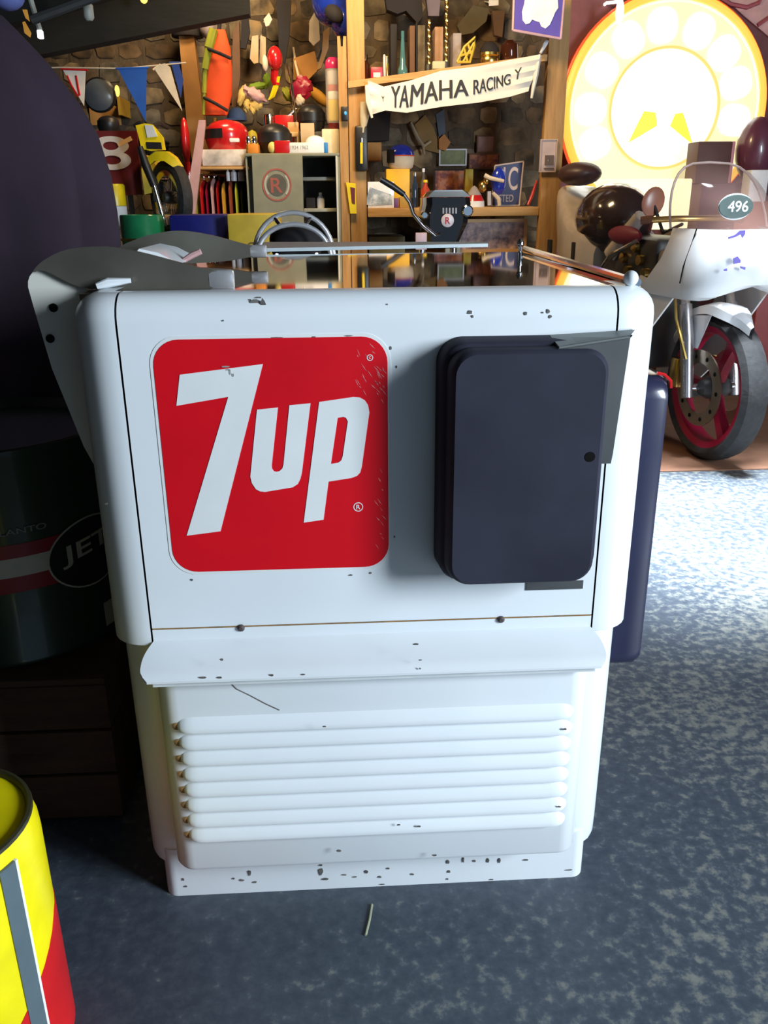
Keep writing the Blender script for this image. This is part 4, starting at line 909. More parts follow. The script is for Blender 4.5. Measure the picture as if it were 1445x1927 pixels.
# blue helmet at the top
x0, x1, z0, z1 = rect(600, -22, 664, 66, 3.95); cx = (x0+x1)/2
hb = thing('blue_helmet', 'glossy blue helmet hanging at the top above the notched post', 'helmet', (cx, 4.0, z0))
Mb = Matrix.Rotation(math.radians(35), 3, 'Y')
MB().ball((cx-.02, 4.0, z0+.17), (.105, .12, .13), 24).build('shell', bluep, hb)
MB().ball((cx+.035, 4.0, z0+.075), (.070, .10, .085), 18).build('chin_guard', bluep, hb)
MB().ball((cx-.01, 3.885, z0+.085), (.050, .035, .038), 18, M=Mb).build('face_opening', blackm, hb)
MB().tube([(cx, 4.05, z0+.28), (cx, WALL-.01, z0+.34)], .006, 6).build('hanging_wire', dgrey, hb)
# black gadget on the notched post
t, r_ = box_thing('radio', 'small black radio with a blue light fixed to the notched post', 'radio', (642, 200, 655, 227), YS-.03, .0302, black)
q = P(650, 213, YS-.031); MB().ball((q.x, YS-.031, q.z), (.007, .003, .009), 10).build('indicator', mat('blue_led', (.05, .3, .6), .4, emit=.6), t)

# ================================================================= on the shelves
YT = YS+.06
def ont(px0, px1, pyt, Y=YT):
    x0 = P(px0, pyt+20, Y).x; x1 = P(px1, pyt+20, Y).x; return x0, x1, max(zs_top(x0), zs_top(x1))+.001, P((px0+px1)/2, pyt, Y).z
x0, x1, zb, z1 = ont(661, 697, 98)
t = thing('dark_jar', 'dark brown glass jar with a shiny lid on the left of the top shelf', 'jar', ((x0+x1)/2, YT+.06, zb)); r = (x1-x0)/2; h = z1-zb
MB().lathe([(r*.95, 0), (r, .008), (r, h*.6), (r*.75, h*.74)], ((x0+x1)/2, YT+.06, zb), 20).build('glass', mat('dark_glass', (.05, .015, .008), .08), t)
MB().lathe([(r*.75, h*.741), (r*.78, h*.8), (r*.78, h*.97), (r*.6, h), (.001, h)], ((x0+x1)/2, YT+.06, zb), 20).build('lid', chrome, t)
x0, x1, zb, z1 = ont(698, 720, 126)
t = thing('red_tin', 'small bright red tin beside the dark jar', 'tin', ((x0+x1)/2, YT+.03, zb)); MB().box((x0, YT, zb), (x1, YT+.06, z1), .004).build('body', col('bright_red', .62, .015, .05, .4), t); MB().box((x0+.012, YT-.001, zb+.006), (x1-.012, YT+.001, z1-.025)).build('label_patch', col('pink_white', .8, .55, .58, .5), t)
for nm, a, m_, top_ in (('grey', 724, mat('grey_white', (0, 0, 0)), 100), ('brass', 729, gold, 102)):
    x0, x1, zb, z1 = ont(a-2, a+2, top_); tag(MB().lathe([(.006, 0), (.007, .006), (.007, z1-zb-.006), (.003, z1-zb)], ((x0+x1)/2, YT+.04, zb), 10).build('thin_rod', m_), nm+' thin rod upright beside the red tin', 'rod')
x0, x1, zb, z1 = ont(749, 769, 55)
gb = thing('glass_bottle', 'teal glass bottle with a long neck on the top shelf', 'bottle', ((x0+x1)/2, YT+.05, zb)); r = (x1-x0)/2; h = z1-zb
MB().lathe([(r*.9, 0), (r, .01), (r*.95, .03), (r*.62, h*.25), (r*.45, h*.55), (r*.30, h*.85), (r*.34, h*.9), (r*.30, h)], ((x0+x1)/2, YT+.05, zb), 18).build('glass', mat('teal_glass', (.06, .16, .18), .08), gb)
for i, (a, c, py, m_, nm) in enumerate(((771, 781, 48, brown, 'brown'), (786, 800, 47, mat('stone_grey', (.34, .31, .24), .8), 'stone grey'), (818, 834, 50, mat('tan_brown', (.34, .20, .12), .7), 'tan'), (735, 747, 45, blackm, 'black'), (852, 868, 62, mat('grey_mauve', (.32, .28, .28), .8), 'mauve grey'), (783, 785.5, 40, blackm, 'thin black'))):
    x0, x1, zb, z1 = ont(a, c, py, YT+.1); tag(MB().box((x0, YT+.1, zb), (x1, YT+.25, z1), .003).build('upright_book', m_), nm+' tall book upright on the top shelf', 'book', 'tall books on the top shelf')
for nm, px, top_ in (('shorter', 808, 28), ('taller', 842, -25)):
    x0, x1, zb, z1 = ont(px-4, px+4, top_); cx = (x0+x1)/2; db = thing('drill_bit', nm+' of two twisted brass drill bits upright on the top shelf', 'drill bit', (cx, YT+.03, zb), 'drill bits on the top shelf')
    n = int((z1-zb)/.008); rings = []
    for i in range(n):
        a = i*.42; ring = []
        for k in range(8):
            th = 2*PI*k/8; rr = .0105*(1 if k % 4 == 0 else .62); ring.append((cx+rr*math.cos(th+a), YT+.03+rr*math.sin(th+a), zb+i*.008))
        rings.append(ring)
    MB().loft(rings).build('twist', gold, db)
    MB().lathe([(.016, 0), (.016, .03), (.011, .04)], (cx, YT+.03, zb), 12).build('shank', dgrey, db)
x0, x1, zb, z1 = ont(812, 835, 116, YT+.0); tag(MB().box((x0, YT-.05, zb), (x1, YT+.0, zb+.035), .003).build('pale_box', mat('pale_green_card', (.42, .44, .30), .7)), 'low pale green box at the foot of the drill bits', 'box')
lt = thing('lattice_rack', 'yellow openwork lattice leaning on the top shelf', 'rack', P(875, 120, YT)); Y_ = YT+.02
b = None
q = lambda x, y: P(x, y, Y_)
MB().tube([q(860, 117), q(874, 88), q(894, 70), q(893, 86), q(884, 117), q(860, 117)], .007, 6).build('frame', yel_dull, lt)
for s in (((873, 90), (880, 117)), ((880, 82), (888, 104)), ((866, 105), (889, 98)), ((871, 117), (892, 80))): MB().tube([q(*s[0]), q(*s[1])], .006, 6).build('bar', yel_dull, lt)
x0, x1, zb, z1 = ont(906, 944, 78); r = (x1-x0)/2
t = thing('brass_bell', 'dark-topped brass bell on the top shelf right of the yellow lattice', 'bell', ((x0+x1)/2, YT+.07, zb+.0)); h = z1-zb
MB().lathe([(r*.95, 0), (r, .012), (r*.98, h*.28), (r*.9, h*.36), (r, h*.42), (r*.98, h*.55)], ((x0+x1)/2, YT+.07, zb), 24).build('skirt', gold, t)
MB().lathe([(r*.97, h*.551), (r*.9, h*.8), (r*.5, h*1.05), (.001, h*1.1)], ((x0+x1)/2, YT+.07, zb), 24).build('dome', blackm, t)
x0, x1, zb, z1 = ont(950, 975, 75, YT+.06); zb += .006; tag(MB().lathe([(.045, 0), (.05, .01), (.045, .08), (.02, .1), (.02, z1-zb)], ((x0+x1)/2, YT+.12, zb), 16).build('dark_bottle', mat('dark_glass', (0, 0, 0))), 'squat dark bottle right of the brass bell', 'bottle')
# black coat etc. hung above the shelf
hangtag([(722, -30), (792, -30), (796, 30), (786, 44), (764, 20), (748, 26), (728, 18)], 4.1, blackm, 'black_coat', 'black coat hung at the top above the teal bottle', 'coat', .08)
hangtag([(800, -20), (830, -20), (826, 30), (806, 30)], 4.2, col('mauve_cloth', .16, .13, .16, .9), 'mauve_scarf', 'mauve grey scarf hung right of the black coat', 'scarf', .05)
hangtag([(875, 30), (890, 10), (920, 16), (915, 40), (890, 62), (868, 66), (860, 48)], 4.35, mat('olive_shadow_cloth', (.10, .085, .05), .9), 'olive_harness', 'tangled olive harness on the wall right of the drill bits', 'harness', .04)
hangtag([(926, 20), (950, 20), (945, 70), (930, 66)], 4.35, mat('brown_leather', (.12, .07, .045), .8), 'leather_pouch', 'brown leather pouch on the wall above the brass bell', 'pouch', .04)
hangtag([(920, 0), (938, 0), (938, 10), (920, 11)], 4.3, wht, 'white_card', 'small white card on the wall left of the violet board', 'card', .01)
# violet board
YV = YS-.14
vb = thing('violet_board', 'violet sign board with a white cloud shape at the top right', 'sign', P(1012, 72, YV))
poly = [(965, 57), (968, -30), (1064, -30), (1055, 73)]
MB().prism([(P(x, y, YV).x, P(x, y, YV).z) for x, y in poly], YV, YV+.012).build('board', purple, vb)
for a, c in (((965, 57), (1055, 73)), ((965, 57), (968, -30)), ((1055, 73), (1064, -30))): MB().tube([P(*a, YV), P(*c, YV)], .006, 6).build('border', col('pink_border', .62, .40, .44, .6), vb)
cl = [(990, -20), (1048, -20), (1050, 15), (1044, 24), (1040, 34), (1034, 47), (1026, 54), (1018, 50), (1015, 42), (1008, 40), (1001, 37), (996, 44), (989, 46), (983, 38), (982, 22), (986, 8)]
MB().prism([(P(x, y, YV).x, P(x, y, YV).z) for x, y in cl], YV-.004, YV).build('cloud_shape', mat('bright_white', (.92, .92, .92), .35), vb)
MB().tube([P(1040, 40, YV+.012), P(1040, 40, YS-.009)], .006, 6).build('mount', dgrey, vb)
# hung off the left post: cloth and torch
hc_ = thing('rag', 'beige rag hanging below the left end of the banner', 'rag', P(684, 252, YS-.02))
MB().loft([[(P(x, y, YS-.02).x+w_*math.cos(2*PI*k/10), YS-.02+.016*math.sin(2*PI*k/10), P(x, y, YS-.02).z) for k in range(10)] for x, y, w_ in ((686, 192, .025), (687, 205, .028), (685, 225, .022), (683, 250, .010))]).build('rag_cloth', mat('rag_beige', (.50, .43, .30), .9), hc_)
tq = thing('torch', 'black torch with a yellow stripe strapped to the wide pine post', 'torch', P(679, 322, YS-.03))
xq0, xq1, zq0, zq1 = rect(668, 236, 692, 322, YS-.035)
MB().box((xq0, YS-.035, zq0), (xq1, YS+.0055, zq1), .012).build('holster', black, tq)
MB().tube([P(680, 268, YS-.04), P(680, 308, YS-.04)], .008, 10).build('yellow_stripe', yellow, tq); MB().tube([P(680, 260, YS-.04), P(680, 268, YS-.04)], .009, 10).build('lamp_head', chrome, tq)

# middle shelf
YMs = YS+.03
def onm(px0, px1, pyt, Y=YMs, py=370): return P(px0, py, Y).x, P(px1, py, Y).x, zm+.0005, P((px0+px1)/2, pyt, Y).z
x0, x1, zb, z1 = onm(727, 771, 318, YMs+.1)
t = thing('yellow_box', 'yellow box with a cream picture under the small blue and white helmet', 'box', ((x0+x1)/2, YMs+.15, zb))
MB().box((x0, YMs+.1, zb), (x1, YMs+.22, z1), .003).build('body', col('card_yellow', .76, .44, .01, .5), t)
blobs(t, [(753, 345, 10, 12, 0), (740, 350, 8, 5, 0)], YMs+.1, 'picture', mat('pale_khaki', (.55, .48, .28), .7)).scale = (1, .1, 1)
hz = z1
x0, x1, z0_, z1 = rect(730, 271, 779, 317, YMs+.15); cx = (x0+x1)/2
t = thing('small_helmet', 'small helmet with a blue crown and white lower shell on the yellow box', 'helmet', (cx, YMs+.17, hz+.001)); hh = z1-hz
MB().lathe([(.055, 0), (.066, .01), (.072, hh*.3), (.074, hh*.5)], (cx, YMs+.17, hz+.001), 24).build('lower_shell', cream, t)
MB().lathe([(.0745, hh*.5), (.073, hh*.55)], (cx, YMs+.17, hz+.001), 24).build('stripe', orange, t)
MB().ball((cx, YMs+.17, hz+hh*.55), (.073, .073, hh*.45), 24, lo=0).build('crown', bluep, t)
rings = [[(cx+.076*math.cos(a), YMs+.17+.076*math.sin(a), hz+hh*s) for s in (.25, .5, .78)] for a in [PI+.05+i*1.0/8 for i in range(9)]]
MB().loft(rings, closed=False, caps=False).build('face_opening', blackm, t)
q = [P(x, y, YMs-.01) for x, y in ((652, 343), (667, 348), (668, 398), (658, 400))]
t = thing('yellow_booklet', 'narrow yellow booklet at the left end of the middle shelf', 'booklet', P(660, 400, YMs-.05))
MB().prism([(P(x, y, YS-.02).x, P(x, y, YS-.02).z) for x, y in ((651, 343), (669, 345), (671, 402), (659, 402))], YS-.025, YS-.006).build('cover', yellow, t); MB().prism([(P(x, y, YS-.026).x, P(x, y, YS-.026).z) for x, y in ((659, 352), (668, 354), (668, 384), (662, 382))], YS-.028, YS-.024).build('picture', maroon, t)
x0, x1, zb, z1 = onm(672, 741, 342, YS+.02)
t = thing('picture_card', 'white card with a pale blue sketch on the left of the middle shelf', 'card', ((x0+x1)/2, YS+.03, zb))
x0 = shx0+.004
MB().box((x0, YS+.02, zb), (x1, YS+.028, z1), .001).build('card', mat('white_gloss', (0, 0, 0)), t)
sk = two_tone('sketch_print', [(.35, (.78, .82, .86)), (.5, (.35, .42, .50)), (.7, (.22, .22, .25))], 24, .7, 0)
q = [(696, 352), (712, 358), (736, 366), (738, 385), (700, 387), (684, 384), (690, 372)]
MB().prism([(P(x, y, YS+.0195).x, P(x, y, YS+.0195).z) for x, y in q], YS+.0185, YS+.0205).build('sketch', sk, t)
for (a, c, py, m_, nm, cat_, lab) in ((726, 750, 373, col('violet_card', .16, .06, .22, .5), 'violet_box', 'box', 'small violet box in front of the yellow box'), (752, 771, 371, col('tan_card', .45, .28, .06, .7), 'tan_box', 'box', 'small tan box in front of the yellow box')):
    x0, x1, zb, z1 = onm(a, c, py, YMs+.02); tag(MB().box((x0, YMs+.02, zb), (x1, YMs+.07, z1), .002).build(nm, m_), lab, cat_)
def bottle(name, label, px, w_, top_, m_, mc, Y=YMs+.06):
    x0, x1, zb, z1 = onm(px-w_/2, px+w_/2, top_, Y); r = (x1-x0)/2; h = z1-zb; c = ((x0+x1)/2, Y+.02, zb)
    t = thing(name, label, 'bottle', c); MB().lathe([(r*.9, 0), (r, .006), (r, h*.62), (r*.45, h*.78), (r*.4, h*.9)], c, 16).build('glass', m_, t); MB().lathe([(r*.5, h*.9), (r*.5, h*.99), (.001, h)], c, 14).build('cap', mc, t); return t
bottle('slim_bottle', 'slim blue-black bottle right of the yellow box', 781, 12, 324, mat('dark_blue_glass', (.02, .04, .08), .08), chrome)
bottle('slim_bottle', 'slim bottle with a white cap standing tallest beside the yellow box', 797, 11, 316, mat('grey_glass', (.10, .10, .10), .1), mat('white_gloss', (0, 0, 0)), YMs+.12)
bottle('sauce_bottle', 'red and yellow sauce bottle left of the black motorcycle tank', 801, 17, 338, col('sauce_red', .45, .05, .02, .3), yellow, YMs+.0)
collage = two_tone('printed_collage', [(.3, (.03, .012, .012)), (.45, (.14, .03, .03)), (.55, (.42, .14, .05)), (.65, (.22, .17, .14)), (.8, (.45, .38, .34))], 16, .6, 0)
def pic(r4, Y, m, fm, name, label, cat='picture', zb=None, fw_=.008):
    x0, x1, z0, z1 = rect(*r4, Y)
    if zb is not None: z0 = zb
    t = thing(name, label, cat, ((x0+x1)/2, Y+.008, z0))
    MB().box((x0, Y+.004, z0), (x1, Y+.014, z1)).build('print', m, t)
    for a in ((x0, z0, x1, z0+fw_), (x0, z1-fw_, x1, z1), (x0, z0+fw_, x0+fw_, z1-fw_), (x1-fw_, z0+fw_, x1, z1-fw_)): MB().box((a[0], Y-.003, a[1]), (a[2], Y+.004, a[3])).build('frame_side', fm, t)
    return t
pic((816, 318, 876, 388), 4.2, collage, blackm, 'collage_poster', 'dark red collage poster standing behind the black motorcycle', zb=zm+.0005)
pic((826, 280, 878, 312), WALL-.03, mat('olive_print', (.16, .19, .08), .6, var=.5), mat('grey_white', (0, 0, 0)), 'small_picture', 'small olive green framed picture on the wall above the collage')
pic((882, 288, 941, 318), WALL-.03, collage, brown, 'licence_plate', 'dark reddish plate on the wall left of the navy sign', 'plate')
pic((897, 254, 932, 288), WALL-.03, mat('mauve_print', (.30, .20, .19), .7, var=.4), brown, 'mauve_picture', 'small mauve picture on the wall above the dark reddish plate')
hangtag([(780, 235), (800, 216), (816, 240), (832, 290), (800, 282)], WALL-.03, mat('brown_diamond', (.20, .12, .035), .8), 'wall_plaque', 'brown diamond panel on the wall under the banner', 'panel', .015)
hangtag([(826, 262), (836, 252), (848, 268), (838, 284), (826, 280)], WALL-.05, col('rust_panel', .40, .17, .05, .8), 'rust_diamond', 'small rust orange diamond right of the brown panel', 'panel', .015)
hangtag([(820, 215), (836, 205), (838, 250), (826, 258)], WALL-.02, col('slate_panel', .07, .09, .12, .8), 'slate_panel', 'slate blue panel on the wall under the middle of the banner', 'panel', .015)
hangtag([(690, 205), (735, 212), (732, 264), (690, 266)], WALL-.06, blackm, 'black_jacket', 'black jacket hung in the dark corner under the banner', 'jacket', .05)
tag(MB().tube([P(774, 232, WALL-.05), P(786, 260, WALL-.06), P(797, 275, WALL-.07)], [.008, .014, .01], 8).tube([P(797, 275, WALL-.07), P(810, 266, WALL-.05)], .008, 8).tube([P(796, 274, WALL-.07), P(798, 290, WALL-.05)], .008, 8).tube([P(774, 232, WALL-.05), P(774, 230, WALL-.002)], .006, 6).build('wall_tool', mat('pale_metal', (.42, .38, .28), .4, .6)), 'pale branched metal tool hung on the wall above the small helmet', 'tool')
solo_box('wooden_block', 'orange wooden block on the wall beside the black torch', 'block', (686, 268, 718, 302), 4.3, WALL-4.3-.002, col('block_orange', .40, .21, .06, .7))
# navy sign, blue trophy, cone
ns = thing('navy_sign', 'navy sign with white letters and border at the right of the middle shelf', 'sign', P(950, 388, YMs+.14)); Y_ = YMs+.14
poly = [(931, 312), (985, 304), (977, 384), (925, 384)]
pp = [(P(x, y, Y_).x, max(P(x, y, Y_).z, zm+.0005)) for x, y in poly]; pp[2] = (pp[2][0], zm+.0005); pp[3] = (pp[3][0], zm+.0005)
MB().prism(pp, Y_, Y_+.012).build('panel', navy, ns)
for i in range(4):
    a, c = pp[i], pp[(i+1) % 4]; MB().tube([(a[0], Y_-.001, a[1]+(.005 if i > 1 else 0)), (c[0], Y_-.001, c[1]+(.005 if i in (1, 2) else 0))], .0045, 6).build('border', mat('mauve_white', (.55, .46, .44), .6), ns)
a = P(946, 358, Y_); c = P(975, 314, Y_); lettering('1C', c.z-a.z, c.x-a.x, T(a.x, Y_-.001, a.z), mat('mauve_white', (0, 0, 0)), ns, thick=.002)
a = P(938, 380, Y_); c = P(966, 366, Y_); lettering('STED', c.z-a.z, c.x-a.x, T(a.x, Y_-.001, a.z), mat('mauve_white', (0, 0, 0)), ns, thick=.002)
tr = thing('blue_figure', 'small blue figure with a gold head leaning by the navy sign', 'figurine', P(932, 388, YMs+.06)); Y_ = YMs+.08
MB().ball(P(938, 341, Y_), (.042, .035, .070), 20).build('body', bluep, tr)
MB().ball(P(908, 351, Y_-.01), (.024, .024, .030), 16).ball(P(915, 340, Y_-.01), (.016, .016, .02), 12).build('head', gold, tr)
MB().tube([P(912, 330, Y_-.03), P(922, 335, Y_-.04), P(948, 341, Y_-.045)], [.012, .011, .009], 8).build('arm', cream, tr)
MB().tube([P(928, 362, Y_), P(938, 374, Y_), (P(940, 380, Y_).x, Y_, zm+.006)], [.013, .012, .010], 8).build('leg', cream, tr)
MB().tube([P(920, 360, Y_), (P(921, 380, Y_).x, Y_, zm+.008)], [.012, .011], 8).build('leg', mat('grey_white', (0, 0, 0)), tr)
cq = P(893, 388, YMs+.02); cn = thing('red_white_cone', 'small red and white cone right of the black motorcycle', 'cone', (cq.x, YMs+.05, zm+.0005))
MB().lathe([(.058, 0), (.056, .03)], WORLD[cn.name], 20).build('base', wht, cn); MB().lathe([(.056, .0305), (.040, .06)], WORLD[cn.name], 20).build('red_ring', redp, cn); MB().lathe([(.040, .0605), (.014, .10), (.001, .108)], WORLD[cn.name], 20).build('tip', mat('grey_mauve', (0, 0, 0)), cn)
tag(MB().tube([(P(993, 389, YS+.03).x, YS+.03, zm+.009), P(1001, 368, YS+.05), P(1010, 340, YS+.08)], [.007, .009, .006], 8).build('hand_pump', redp), 'slanting red rod at the right end of the middle shelf', 'rod')
tag(MB().box((P(885, 350, 4.0).x-.03, 4.0, zm+.0005), (P(885, 350, 4.0).x+.015, 4.06, P(885, 318, 4.0).z), .004).build('olive_box', col('olive_box_yellow', .36, .27, .02, .6)), 'upright olive yellow box behind the red and white cone', 'box')
tagw = pic((1016, 262, 1047, 324), YS-.026, mat('pinkish_card', (.52, .38, .33), .7), mat('pinkish_card', (0, 0, 0)), 'wall_notice', 'pale notice card with a dark square on the right pine post', 'notice', fw_=.004)
x0, x1, z0, z1 = rect(1026, 292, 1042, 311, YS-.028); MB().prism([(x0, z0), (x1, z0), (x1, z1), (x0, z1)], YS-.029, YS-.022, [[(x0+.012, z0+.02), (x0+.022, z0+.02), (x0+.022, z1-.02), (x0+.012, z1-.02)]]).build('dark_square', col('brown_ink', .12, .08, .06, .8), tagw)
x0, x1, z0, z1 = rect(1024, 315.5, 1042, 318, YS-.028); MB().box((x0, YS-.029, z0), (x1, YS-.022, z1)).build('text_line', col('brown_ink', 0, 0, 0), tagw)
# framed group picture on the low shelf
fx = two_tone('group_photo', [(.32, (.05, .03, .035)), (.45, (.20, .14, .16)), (.55, (.34, .25, .26)), (.68, (.62, .42, .30)), (.8, (.75, .62, .55))], 22, .4, 0)
pic((838, 412, 991, 476), YS+.09, fx, mat('gilt_frame', (.48, .30, .12), .4), 'framed_photo', 'wide gilt framed group photograph on the low shelf', zb=zl+.0005, fw_=.018)
x0, x1, z0, z1 = rect(839, 432, 866, 470, YS+.05); tag(MB().box((x0, YS+.05, zl+.0005), (x1, YS+.056, z1), .001).build('blue_card', col('blue_grey_card', .26, .36, .40, .6)), 'blue-grey card in front of the framed photograph', 'card')
x0, x1, z0, z1 = rect(694, 445, 762, 478, YS+.1); tag(MB().box((max(x0, shx0+.004), YS+.1, zl+.0005), (x1, YS+.4, z1), .004).build('green_box', col('grey_green_box', .13, .15, .10, .7)), 'long grey-green box on the low shelf at the left', 'box')

# black motorcycle in front of the shelf (its front seen over the chest)
YQ = 3.05
bq = thing('black_motorcycle', 'black motorcycle with a chrome topped tank and one swept handlebar behind the chest', 'motorcycle', (P(845, 400, YQ).x, YQ+.2, 0))
rows = [(800, 888, 372), (800, 890, 385), (797, 886, 398), (795, 884, 420), (800, 872, 445), (804, 862, 468)]
rings = []
for a, c, y in rows:
    p0 = P(a, y, YQ); p1 = P(c, y, YQ); cx = (p0.x+p1.x)/2; hw = (p1.x-p0.x)/2
    rings.append([(cx+s*hw, YQ+d, p0.z) for s, d in ((-1, .10), (-.93, .02), (-.7, 0), (.7, 0), (.93, .02), (1, .10), (.9, .35), (-.9, .35))])
MB().loft(rings).build('tank', mat('gloss_black', (.012, .011, .012), .12, coat=.5), bq)
rings = []
for a, c, y in ((806, 882, 361), (812, 876, 358)):
    p0 = P(a, y, YQ); p1 = P(c, y, YQ); cx = (p0.x+p1.x)/2; hw = (p1.x-p0.x)/2
    rings.append([(cx+s*hw, YQ+d, p0.z) for s, d in ((-1, .06), (-.8, .0), (.8, .0), (1, .06), (.8, .22), (-.8, .22))])
p0 = P(800, 371, YQ); p1 = P(890, 371, YQ); cx = (p0.x+p1.x)/2; hw = (p1.x-p0.x)/2
rings.insert(0, [(cx+s*hw, YQ+d, p0.z) for s, d in ((-1, .08), (-.9, -.004), (.9, -.004), (1, .08), (.9, .3), (-.9, .3))])
MB().loft(rings).build('tank_top', mat('brushed_chrome', (.6, .6, .58), .22, 1), bq)
for k in range(5): q = P(834+k*6, 391, YQ-.003); q2 = P(834+k*6, 402, YQ-.003); MB().tube([q, q2], .004, 6).build('vent_slot', mat('grey_white', (0, 0, 0)), bq)
q = P(842, 415, YQ-.005); bg = MB().lathe([(.029, -.004), (.029, .004), (.026, .006)], q, 24, RX90).build('badge', mat('badge_white', (.72, .62, .62), .4), bq)
lettering('R', .030, .022, T(q.x-.011, YQ-.0115, q.z-.015), redp, bg)
MB().lathe([(.024, -.01), (.026, .0), (.02, .006)], P(880, 397, YQ-.01), 16, RX90).build('indicator', chrome, bq)
MB().lathe([(.016, -.01), (.017, .0), (.012, .006)], P(799, 405, YQ-.01), 16, RX90).build('indicator', chrome, bq)
MB().tube([P(716, 337, YQ-.1), P(738, 350, YQ-.09), P(760, 366, YQ-.08)], [.013, .014, .012], 10).build('grip', black, bq)
MB().tube([P(760, 366, YQ-.08), P(770, 380, YQ-.07), P(777, 402, YQ-.06), P(795, 424, YQ-.05), P(818, 442, YQ-.04), P(826, 440, YQ)], .0085, 10).build('handlebar', chrome, bq)
MB().tube([P(775, 372, YQ-.06), P(780, 410, YQ-.05), P(800, 432, YQ-.04)], .004, 6).build('cable', black, bq)
q0 = P(782, 438, YQ-.03); q1 = P(803, 470, YQ-.03); MB().box((q0.x, YQ-.03, q1.z), (q1.x, YQ-.024, q0.z), .002).build('tag', col('pink_tag', .72, .50, .52, .6), bq)
bw = Vector((P(830, 400, YQ).x, YQ+.1, .29)); wheel(bq, bw, .29, .1, Matrix.Rotation(math.radians(15), 3, 'Z'), chrome)
for s in (-.075, .075): MB().tube([bw+Vector((s, 0, 0)), (bw.x+s, YQ+.12, P(830, 440, YQ).z)], .018, 10).build('fork_leg', chrome, bq)
MB().tube([bw+Vector((-.08, 0, 0)), bw+Vector((.08, 0, 0))], .012, 10).build('axle', chrome, bq)
MB().box((bw.x-.11, YQ+.32, .35), (bw.x+.11, YQ+.6, .72), .03).build('engine', dgrey, bq)
wheel(bq, bw+Vector((0, .48+.55-.62+.2, 0)), .29, .12, Matrix.Identity(3), chrome)

# ================================================================= the round illuminated sign
YN = 4.30
sc_ = P(1250, 205, YN); sr = P(1443, 190, YN).x-sc_.x
rs_ = thing('round_sign', 'huge round illuminated yellow-white sign with a star on the right wall', 'sign', (sc_.x, YN+.06, sc_.z-sr))
def em(name, c, s): return mat(name, tuple(.25*v for v in c), .4, emit=s, emcol=c, var=0)
def disc(ro, ri, y0, y1, name, m, parent, c=sc_, n=64):
    o1 = [(c.x+ro*math.cos(2*PI*i/n), c.z+ro*math.sin(2*PI*i/n)) for i in range(n)]
    o2 = [(c.x+ri*math.cos(2*PI*i/n), c.z+ri*math.sin(2*PI*i/n)) for i in range(n)]
    return MB().prism(o1, y0, y1, [o2] if ri > 0 else ()).build(name, m, parent)
disc(sr, 0, YN+.03, WALL-.002, 'drum_case', mat('case_red', (.45, .05, .03), .4), rs_)
disc(sr*.95, sr*.50, YN+.018, YN+.029, 'outer_face', em('lit_pale_yellow', (1, .88, .48), .80), rs_)
disc(sr*.52, 0, YN+.010, YN+.029, 'inner_face', em('lit_white', (1, .95, .72), 1.0), rs_)
def ringtube(R_, r, y, name, m): MB().tube([(sc_.x+R_*math.cos(2*PI*i/72), y, sc_.z+R_*math.sin(2*PI*i/72)) for i in range(72)], r, 8, loop=True).build(name, m, rs_)
ringtube(sr*.955, sr*.040, YN, 'neon_tube', em('neon_amber', (1, .56, .08), .95)); ringtube(sr*1.0, sr*.016, YN+.02, 'outer_rim', em('neon_red', (1, .12, .03), .7)); ringtube(sr*.915, sr*.016, YN, 'neon_tube', em('neon_white', (1, .92, .55), 1.1))
ringtube(sr*.53, sr*.014, YN, 'inner_ring', em('lit_amber', (1, .70, .20), .8))
lw = em('lit_letter_white', (1, .98, .90), 3.0)
for k, ang in enumerate((205, 180, 152, 124, 97, 68, 42, 18, -8)):
    a = math.radians(ang); rr = sr*.715; c = Vector((sc_.x+rr*math.cos(a), YN+.008, sc_.z+rr*math.sin(a)))
    ang_ = a-PI/2; hw, hh = sr*.125, sr*.15
    pts = [(c.x+x*math.cos(ang_)-z*math.sin(ang_), c.z+x*math.sin(ang_)+z*math.cos(ang_)) for x, z in rrect(-hw*1.12, hw*1.12, -hh, hh, hw*.95, 5)]
    MB().prism(pts, YN+.004, YN+.020).build('letter_plate', lw, rs_)
# star
star_y = em('lit_star_yellow', (1, .88, .03), .85); star_w = em('lit_star_edge', (1, .96, .75), 2.0)
stc = P(1246, 228, YN); R5 = P(1308, 228, YN).x-stc.x
spt = [(stc.x+(R5*1.08 if i % 2 == 0 else R5*.42)*math.sin(i*PI/5), stc.z+(R5*1.08 if i % 2 == 0 else R5*.42)*math.cos(i*PI/5)) for i in range(10)]
MB().prism(spt, YN+.002, YN+.010).build('star', star_w, rs_)
for tri in (((1183, 268), (1212, 209), (1234, 212), (1236, 237)), ((1261, 237), (1271, 214), (1285, 212), (1303, 271))): MB().prism([(P(x, y, YN-.002).x, P(x, y, YN-.002).z) for x, y in tri], YN-.003, YN+.002).build('star_point', star_y, rs_)
sk_ = MB()
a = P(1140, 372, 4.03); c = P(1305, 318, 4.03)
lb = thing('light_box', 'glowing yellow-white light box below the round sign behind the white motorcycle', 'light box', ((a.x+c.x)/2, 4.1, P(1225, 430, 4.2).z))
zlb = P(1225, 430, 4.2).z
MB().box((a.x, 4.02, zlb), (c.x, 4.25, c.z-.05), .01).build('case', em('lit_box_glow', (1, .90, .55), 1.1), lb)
for s in (.1, .9): MB().box((a.x+(c.x-a.x)*s-.02, 4.1, 0), (a.x+(c.x-a.x)*s+.02, 4.2, zlb)).build('leg', brown, lb)
